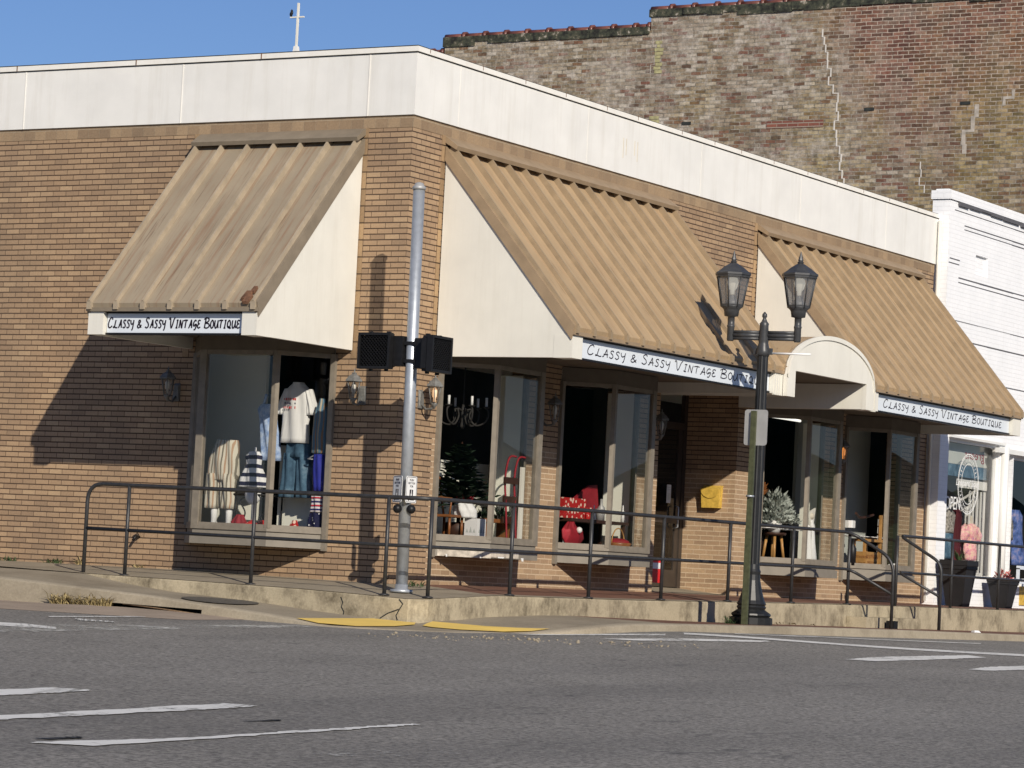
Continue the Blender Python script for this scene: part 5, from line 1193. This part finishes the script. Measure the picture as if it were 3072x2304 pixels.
t = thing('rocking_chair', 'small brown wooden rocking chair at the left of the first bay', 'chair', (.0, 1.22, .57))
q = MB()
q.tube(smooth([(-.25, 1.10, .60), (-.05, 1.10, .575), (.18, 1.10, .61)]), .016, 6); q.tube(smooth([(-.25, 1.40, .60), (-.05, 1.40, .575), (.18, 1.40, .61)]), .016, 6); q.build('rocker', M['wood'], t)
q = MB()
for y in (1.11, 1.39):
    for x in (-.15, .10): q.tube([(x, y, .59), (x, y, .84)], .017, 8)
q.build('leg', M['wood'], t); MB().box(-.18, .13, 1.08, 1.42, .83, .86).build('seat', M['wood'], t)
q = MB()
for y in (1.10, 1.25, 1.40): q.tube([(-.17, y, .86), (-.25, y, 1.28)], .014, 6)
q.tube(smooth([(-.24, 1.07, 1.27), (-.27, 1.25, 1.33), (-.24, 1.43, 1.27)]), .028, 8); q.tube([(.10, 1.10, .84), (.12, 1.10, 1.05), (-.2, 1.10, 1.07)], .014, 6); q.build('backrest', M['wood'], t)
t = thing('gift_box', 'white box printed with three trees at first bay', 'box', (.16, 1.52, .572))
MB().box(.12, .30, 1.42, 1.62, .572, .83).build('carton', M['white_cloth'], t)
q = MB()
for y, h in ((1.47, .05), (1.52, .075), (1.57, .05)): q.poly([(.3015, y-.02, .66), (.3015, y+.02, .66), (.3015, y, .66+h)])
for x, h in ((.16, .05), (.21, .075), (.26, .05)): q.poly([(x-.02, 1.4185, .66), (x+.02, 1.4185, .66), (x, 1.4185, .66+h)])
q.build('print', M['int_grey'], t, fix=False)
q = MB(); q.loft([(.12, 1.45, .835, .12, .12), (.11, 1.44, .92, .14, .13), (.10, 1.42, 1.0, .11, .1), (.1, 1.42, 1.03, .05, .05)], 12); item('tissue_bag', 'crumpled white gift bag on top of the printed box', 'bag', q, M['white_cloth'])
q = MB(); leaves(q, (.1, 1.42, 1.03), (.12, .14, .06), 40, .08, rt2); item('poinsettia', 'dark red poinsettia flowers above the crumpled white bag', 'flowers', q, M['red'], fix=False)
t = thing('bench', 'low brown wooden bench along the first bay', 'bench', (.15, 2.0, .57))
MB().box(.02, .28, 1.62, 2.38, .80, .845).build('seat', M['wood'], t)
for y in (1.68, 2.28): MB().box(.05, .25, y, y+.05, .572, .80).build('leg', M['wood'], t)
for y, r in ((1.76, .09), (2.16, .15)):
    q = MB(); leaves(q, (.16, y, .85), (r, r, r*.9), 140, .07, rt2); item('greenery', ('small' if r < .1 else 'larger')+' clump of evergreen sprigs on the wooden bench', 'greenery', q, M['needles'], fix=False)
t = thing('sled', 'red metal sled leaning upright in the first bay', 'sled', (.3, 2.1, .57))
for dy in (0, .22): MB().tube(smooth([(.42, 1.92+dy, .60), (.34, 2.0+dy, 1.0), (.28, 2.05+dy, 1.35), (.26, 2.16+dy, 1.6), (.30, 2.26+dy, 1.62)]), .013, 6).build('runner', M['red'], t)
q = MB()
for z in (.8, 1.05, 1.28): q.box(.31, .335, 1.96, 2.28, z, z+.08)
q.build('slat', M['darkwood'], t)
q = MB(); q.hexa([(.40, 2.20, .60), (.43, 2.20, .60), (.43, 2.27, .60), (.40, 2.27, .60), (.30, 2.36, 1.50), (.33, 2.36, 1.50), (.33, 2.43, 1.50), (.30, 2.43, 1.50)]); item('board', 'cream painted board leaning beside the red sled', 'board', q, M['cream'])
# ------------------------------------------------------------------ second right bay display
t = thing('side_table', 'long dark wooden table in the second bay', 'table', (0, 4.6, .57))
MB().box(-.32, .12, 4.02, 5.55, .90, .94).build('table_top', M['darkwood'], t)
for x, y in ((-.28, 4.1), (-.28, 5.45), (.06, 4.1), (.06, 5.45)): MB().box(x, x+.04, y, y+.04, .572, .90).build('leg', M['darkwood'], t)
q = MB(); q.box(-.2, .02, 3.98, 4.56, .941, 1.20); item('patterned_case', 'red case with pale flower print on the dark table', 'case', q, M['polka'])
q = MB(); q.loft([(.08, 4.10, .573, .06, .12), (.08, 4.12, .68, .08, .24), (.08, 4.10, .78, .08, .22), (.08, 4.06, .84, .05, .10), (.08, 4.08, .895, .035, .05)], 16); item('gift_sack', 'red cloth sack with a white ball tied at its neck', 'sack', q, M['red'])
q = MB(); q.ball((.17, 4.14, .79), .042, 10); item('white_ornament', 'round white ornament hanging on the red sack', 'ornament', q, M['signwhite2'])
q = MB(); q.T = lambda u, d, z: Vector((.06+d, u, z))
for k in range(5): ribbon(q, [(3.93, .60+k*.035), (4.06, .575+k*.03)], .012, 0, .008)
ribbon(q, [(3.93, .575), (3.93, .78)], .02, 0, .01); ribbon(q, [(3.93, .78), (4.07, .575)], .02, 0, .01); item('lattice', 'white lattice corner piece left of the red sack', 'lattice', q, M['signwhite2'])
def bottle(c, r, h, mat, label, cat, nm): item(nm, label, cat, MB().lathe(c, [(0, r), (h*.6, r), (h*.72, r*.4), (h, r*.35)], 12), M[mat])
bottle((.02, 4.96, .941), .05, .28, 'alum', 'silver bottle standing tallest on the dark table', 'bottle', 'bottle')
bottle((.06, 4.70, .941), .022, .19, 'signwhite2', 'white candle between the case and silver jar', 'candle', 'candle')
bottle((.06, 5.48, .941), .024, .22, 'signwhite2', 'white candle at the right end of the dark table', 'candle', 'candle')
q = MB(); q.lathe((.06, 4.86, .941), [(0, .05), (.1, .06), (.15, .06)], 12); item('silver_jar', 'patterned silver jar beside the silver bottle', 'jar', q, M['alum'])
q = MB(); q.loft([(.08, 4.52, .941, .05, .06), (.08, 4.52, 1.0, .06, .05), (.08, 4.52, 1.05, .03, .03), (.08, 4.52, 1.09, .03, .03)], 10); item('santa_figure', 'small red and cream figure beside the patterned case', 'figure', q, M['polka'])
q = MB(); q.loft([(.09, 4.64, .941, .04, .05), (.09, 4.64, .98, .03, .03), (.09, 4.64, 1.03, .025, .025)], 10); item('cream_figure', 'small cream figure left of the white candle', 'figure', q, M['cream'])
q = MB(); q.poly([(-.34, 4.45, .95), (-.34, 5.5, .95), (-.34, 5.42, 1.42), (-.34, 5.2, 1.40), (-.34, 4.75, 1.18)]); q.poly([(-.30, 4.45, .95), (-.30, 5.5, .95), (-.31, 5.42, 1.42), (-.31, 5.2, 1.40), (-.31, 4.75, 1.18)]); item('red_throw', 'deep red throw draped behind the dark table', 'throw', q, M['red'])
t = thing('basket', 'hooped basket filled with red cloth on the second bay floor', 'basket', (.28, 4.98, .573))
MB().lathe((.28, 4.98, .573), [(0, .14), (.08, .18), (.09, .17)], 16).build('bowl', M['wood'], t); MB().tube([(.28, 4.98+.17*math.cos(math.pi*k/12), .65+.20*math.sin(math.pi*k/12)) for k in range(13)], .008, 6).build('handle', M['lightwood'], t)
MB().ball((.28, 4.98, .66), .16, 12, (1, 1, .4)).build('cloth', M['red'], t)
# ------------------------------------------------------------------ third right bay display
t = thing('stool', 'round wooden stool under the flocked tree', 'stool', (.05, 10.08, .572))
MB().lathe((.05, 10.08, .94), [(0, .17), (.03, .18), (.04, .17)], 16).build('seat', M['darkwood'], t)
for a in (.6, 2.2, 3.7, 5.3): MB().tube([(.05+.15*math.cos(a), 10.08+.17*math.sin(a), .575), (.05+.1*math.cos(a), 10.08+.11*math.sin(a), .94)], .022, 8).build('leg', M['lightwood'], t)
t = thing('flocked_tree', 'snow flocked miniature tree in a white pot in the third bay', 'tree', (.05, 10.08, .98))
MB().lathe((.05, 10.08, .981), [(0, .08), (.15, .11), (.17, .10)], 14).build('pot', M['signwhite2'], t)
q = MB(); leaves(q, (.05, 10.08, 1.20), (.25, .30, .40), 650, .085, rt2); q.build('foliage', M['flock'], t, fix=False)
q = MB(); q.box(-.3, .12, 9.75, 11.0, 1.035, 1.045); item('glass_shelf', 'thin pale shelf edge crossing the third bay', 'shelf', q, M['signwhite2'])
t = thing('angel_doll', 'white and brown angel doll at the right of the third bay', 'doll', (.32, 10.72, .573))
MB().loft([(.32, 10.72, .575, .10, .12), (.32, 10.72, .9, .07, .08), (.32, 10.72, 1.1, .06, .07), (.32, 10.72, 1.2, .03, .03)], 14).build('dress', M['white_cloth'], t)
MB().ball((.32, 10.72, 1.25), .055, 10).build('head', M['skin_form'], t)
q = MB(); q.hexa([(.30, 10.66, 1.1), (.34, 10.66, 1.1), (.34, 10.78, 1.1), (.30, 10.78, 1.1), (.31, 10.60, 1.3), (.33, 10.60, 1.3), (.33, 10.86, 1.38), (.31, 10.86, 1.38)]); q.build('wing', M['cream'], t)
q = MB(); leaves(q, (.15, 10.55, 1.15), (.08, .1, .14), 80, .06, rt2); item('white_flowers', 'white flower spray left of the angel doll', 'flowers', q, M['flock'], fix=False)
q = MB(); q.tube([(-.1, 9.9, 2.66), (-.1, 11.1, 2.66)], .018, 8); q.box(-.14, -.06, 9.88, 11.12, 2.69, 2.74); t = item('tube_light', 'lit fluorescent tube across the top of the third bay', 'lamp', q, M['tube'])
q = MB(); q.loft([(-.25, 10.05, .575, .12, .12), (-.25, 10.05, .8, .14, .14), (-.25, 10.05, 1.5, .05, .05)], 10); item('dark_jug', 'tall dark jug beyond the flocked tree', 'jug', q, M['darkwood'])
q = MB(); leaves(q, (-.2, 9.98, 1.55), (.12, .2, .16), 90, .1, rt2); item('autumn_spray', 'dark orange and green spray behind the flocked tree', 'spray', q, M['wood'], fix=False)
# ------------------------------------------------------------------ fourth right bay display
t = thing('wooden_chair', 'honey coloured wooden chair with dark backrest in the fourth bay', 'chair', (-.1, 13.3, .572))
for x, y, h in ((-.05, 13.1, .98), (-.05, 13.55, .98), (.15, 13.05, 1.0), (.15, 13.62, 1.38)): MB().box(x-.02, x+.02, y-.02, y+.02, .573, h).build('leg', M['lightwood'], t)
MB().box(-.10, .19, 13.04, 13.64, .96, 1.0).build('seat', M['lightwood'], t)
q = MB(); q.tube(smooth([(.05, 12.9, 1.38), (.0, 13.2, 1.32), (.05, 13.55, 1.38)]), .022, 6); q.build('backrest', M['darkwood'], t)
t = thing('crate', 'wooden crate with painted words in the fourth bay', 'crate', (.2, 12.95, .572))
q = MB(); q.box(.06, .28, 12.82, 13.28, .573, .80); q.build('box', M['lightwood'], t)
q = MB()
for s, z in (("SOUTHERN", .70), ("DELIGHT", .60)): text_mesh(q, s, .085, lambda x, y, zz, z=z: (.283+zz, 13.05+x, z+y)); text_mesh(q, s, .055, lambda x, y, zz, z=z: (.17+x, 12.817-zz, z+y))
q.build('lettering', M['wood'], t)
q = MB(); q.lathe((.12, 12.68, .573), [(0, .055), (.26, .06), (.32, .03), (.42, .025)], 12); item('dark_bottle', 'tall dark bottle left of the wooden crate', 'bottle', q, M['black'])
q = MB(); q.box(-.02, .12, 12.60, 12.74, 1.15, 1.26); item('white_carton', 'small white carton high at the left of the fourth bay', 'carton', q, M['signwhite2'])
q = MB(); q.box(-.3, .12, 12.6, 13.9, 1.03, 1.04); item('glass_shelf', 'thin pale shelf edge crossing the fourth bay', 'shelf', q, M['signwhite2'])
t = thing('card_rack', 'column of white cards at the mullion of the fourth bay', 'card rack', (.1, 13.75, .6))
for z in (.66, .82, .97, 1.10, 1.22): MB().box(.10, .11, 13.62, 13.74, z, z+.10).build('card', M['signwhite2'], t)
MB().tube([(.09, 13.68, .572), (.09, 13.68, 1.36)], .012, 6).build('stem', M['wood'], t)
q = MB(); q.loft([(.34, 13.72, .573, .08, .08), (.34, 13.72, .62, .08, .08), (.34, 13.72, .65, .03, .03)], 10); item('white_dish', 'small white dish low in the right pane of the fourth bay', 'dish', q, M['signwhite2'])
# ------------------------------------------------------------------ small things on the ground and walls
def tuft(c, n, h, spread, mat, label, nm='weed', seed=1, cat='weed'):
    r = random.Random(seed); q = MB()
    for _ in range(n):
        a = r.uniform(0, 6.28); b = Vector((c[0]+r.uniform(-spread, spread), c[1]+r.uniform(-.04, .04), c[2])); d = Vector((math.cos(a)*.8, math.sin(a)*.4, r.uniform(.5, 1))).normalized(); L = h*r.uniform(.5, 1.2); s = Vector((-d.y, d.x, 0)).normalized()*.006
        m1 = b+d*L*.6; e = b+d*L+Vector((math.cos(a), math.sin(a)*.5, -.6))*L*.25; q.poly([b-s, b+s, m1+s, m1-s]); q.poly([m1-s, m1+s, e])
    item(nm, label, cat, q, M[mat], fix=False)
tuft((-2.15, -2.96, -.41), 260, .20, .42, 'dry', 'clump of dry yellow grass against the left kerb', 'grass_tuft', 3, 'grass')
tuft((-5.75, -.03, .03), 40, .09, .22, 'leaf', 'weed at the wall base at the far left edge', seed=4)
tuft((-4.95, -.03, .03), 34, .10, .12, 'leaf', 'low spreading weed at the wall base left of the railing', seed=5)
tuft((-4.55, -.03, .03), 26, .17, .07, 'dry', 'tall dry weed at the wall base just left of the railing', seed=6)
tuft((-3.62, -.03, .03), 26, .08, .07, 'dry', 'small dry weed at the wall base inside the railing', seed=7)
tuft((.42, -.06, -.01), 40, .10, .10, 'leaf', 'green weed at the corner behind the signal pole', seed=8)
tuft((2.3, 4.32, -.29), 40, .16, .08, 'leaf', 'green weed growing at the street lamp base', seed=9)
t = thing('wall_tap', 'small black hose tap low on the left brick wall', 'tap', (-3.66, -.05, .4))
MB().tube([(-3.66, 0, .41), (-3.66, -.08, .41), (-3.68, -.10, .36)], .018, 8).build('spout', M['black'], t); MB().lathe((-3.65, -.06, .43), [(0, .008), (.03, .008), (.032, .035), (.04, .035)], 8).build('handle', M['grey_trim'], t)
q = MB(); r_ = random.Random(17)
for _ in range(150):
    u = r_.random(); x = 2.5+u*2.0+r_.gauss(0, .15); y = -3.5+u*2.2+r_.gauss(0, .45); s = abs(r_.gauss(0, .007))+.003
    q.ball((x, y, zr(x, y)+s*.4), s, 6, (1.3, 1, .8))
g = q.build('gravel', M['conc'], None, False); g['kind'] = 'stuff'; tag(g, 'loose pale gravel crumbs along the corner kerb', 'gravel')
q = MB()
for _ in range(26):
    x = 1.62+r_.uniform(0, .5); y = 5.6+r_.uniform(-.3, 1.6); z = -.295; a = r_.uniform(0, 6.28); s = r_.uniform(.02, .05); q.poly([(x-s*math.cos(a), y-s*math.sin(a), z), (x+s*.4, y-s*.3, z+.03), (x+s*math.cos(a), y+s*math.sin(a), z+.01), (x-s*.4, y+s*.3, z+.02)])
g = q.build('leaf_litter', M['dry'], None, False); g['kind'] = 'stuff'; tag(g, 'dry leaves and litter at the foot of the retaining wall', 'litter')
q = MB(); q.hexa([(2.4, 11.9, -.318), (2.48, 11.85, -.318), (2.52, 12.0, -.318), (2.44, 12.05, -.318), (2.41, 11.92, -.29), (2.47, 11.88, -.285), (2.5, 11.98, -.29), (2.45, 12.02, -.285)]); item('litter', 'scrap of white paper litter on the right pavement', 'litter', q, M['signwhite2'])


# the left window's clothes hang a little deeper than the pane
for nm, dx, dy in (('mannequin.001', -.22, .32), ('dress_form', -.22, .32), ('tank_dress', -.22, .32), ('t_shirt', -.30, .42), ('jeans', -.24, .32), ('wire_chair', -.1, .15), ('price_tag', -.2, .3)):
    o = bpy.data.objects[nm]; o.location.x += dx; o.location.y += dy
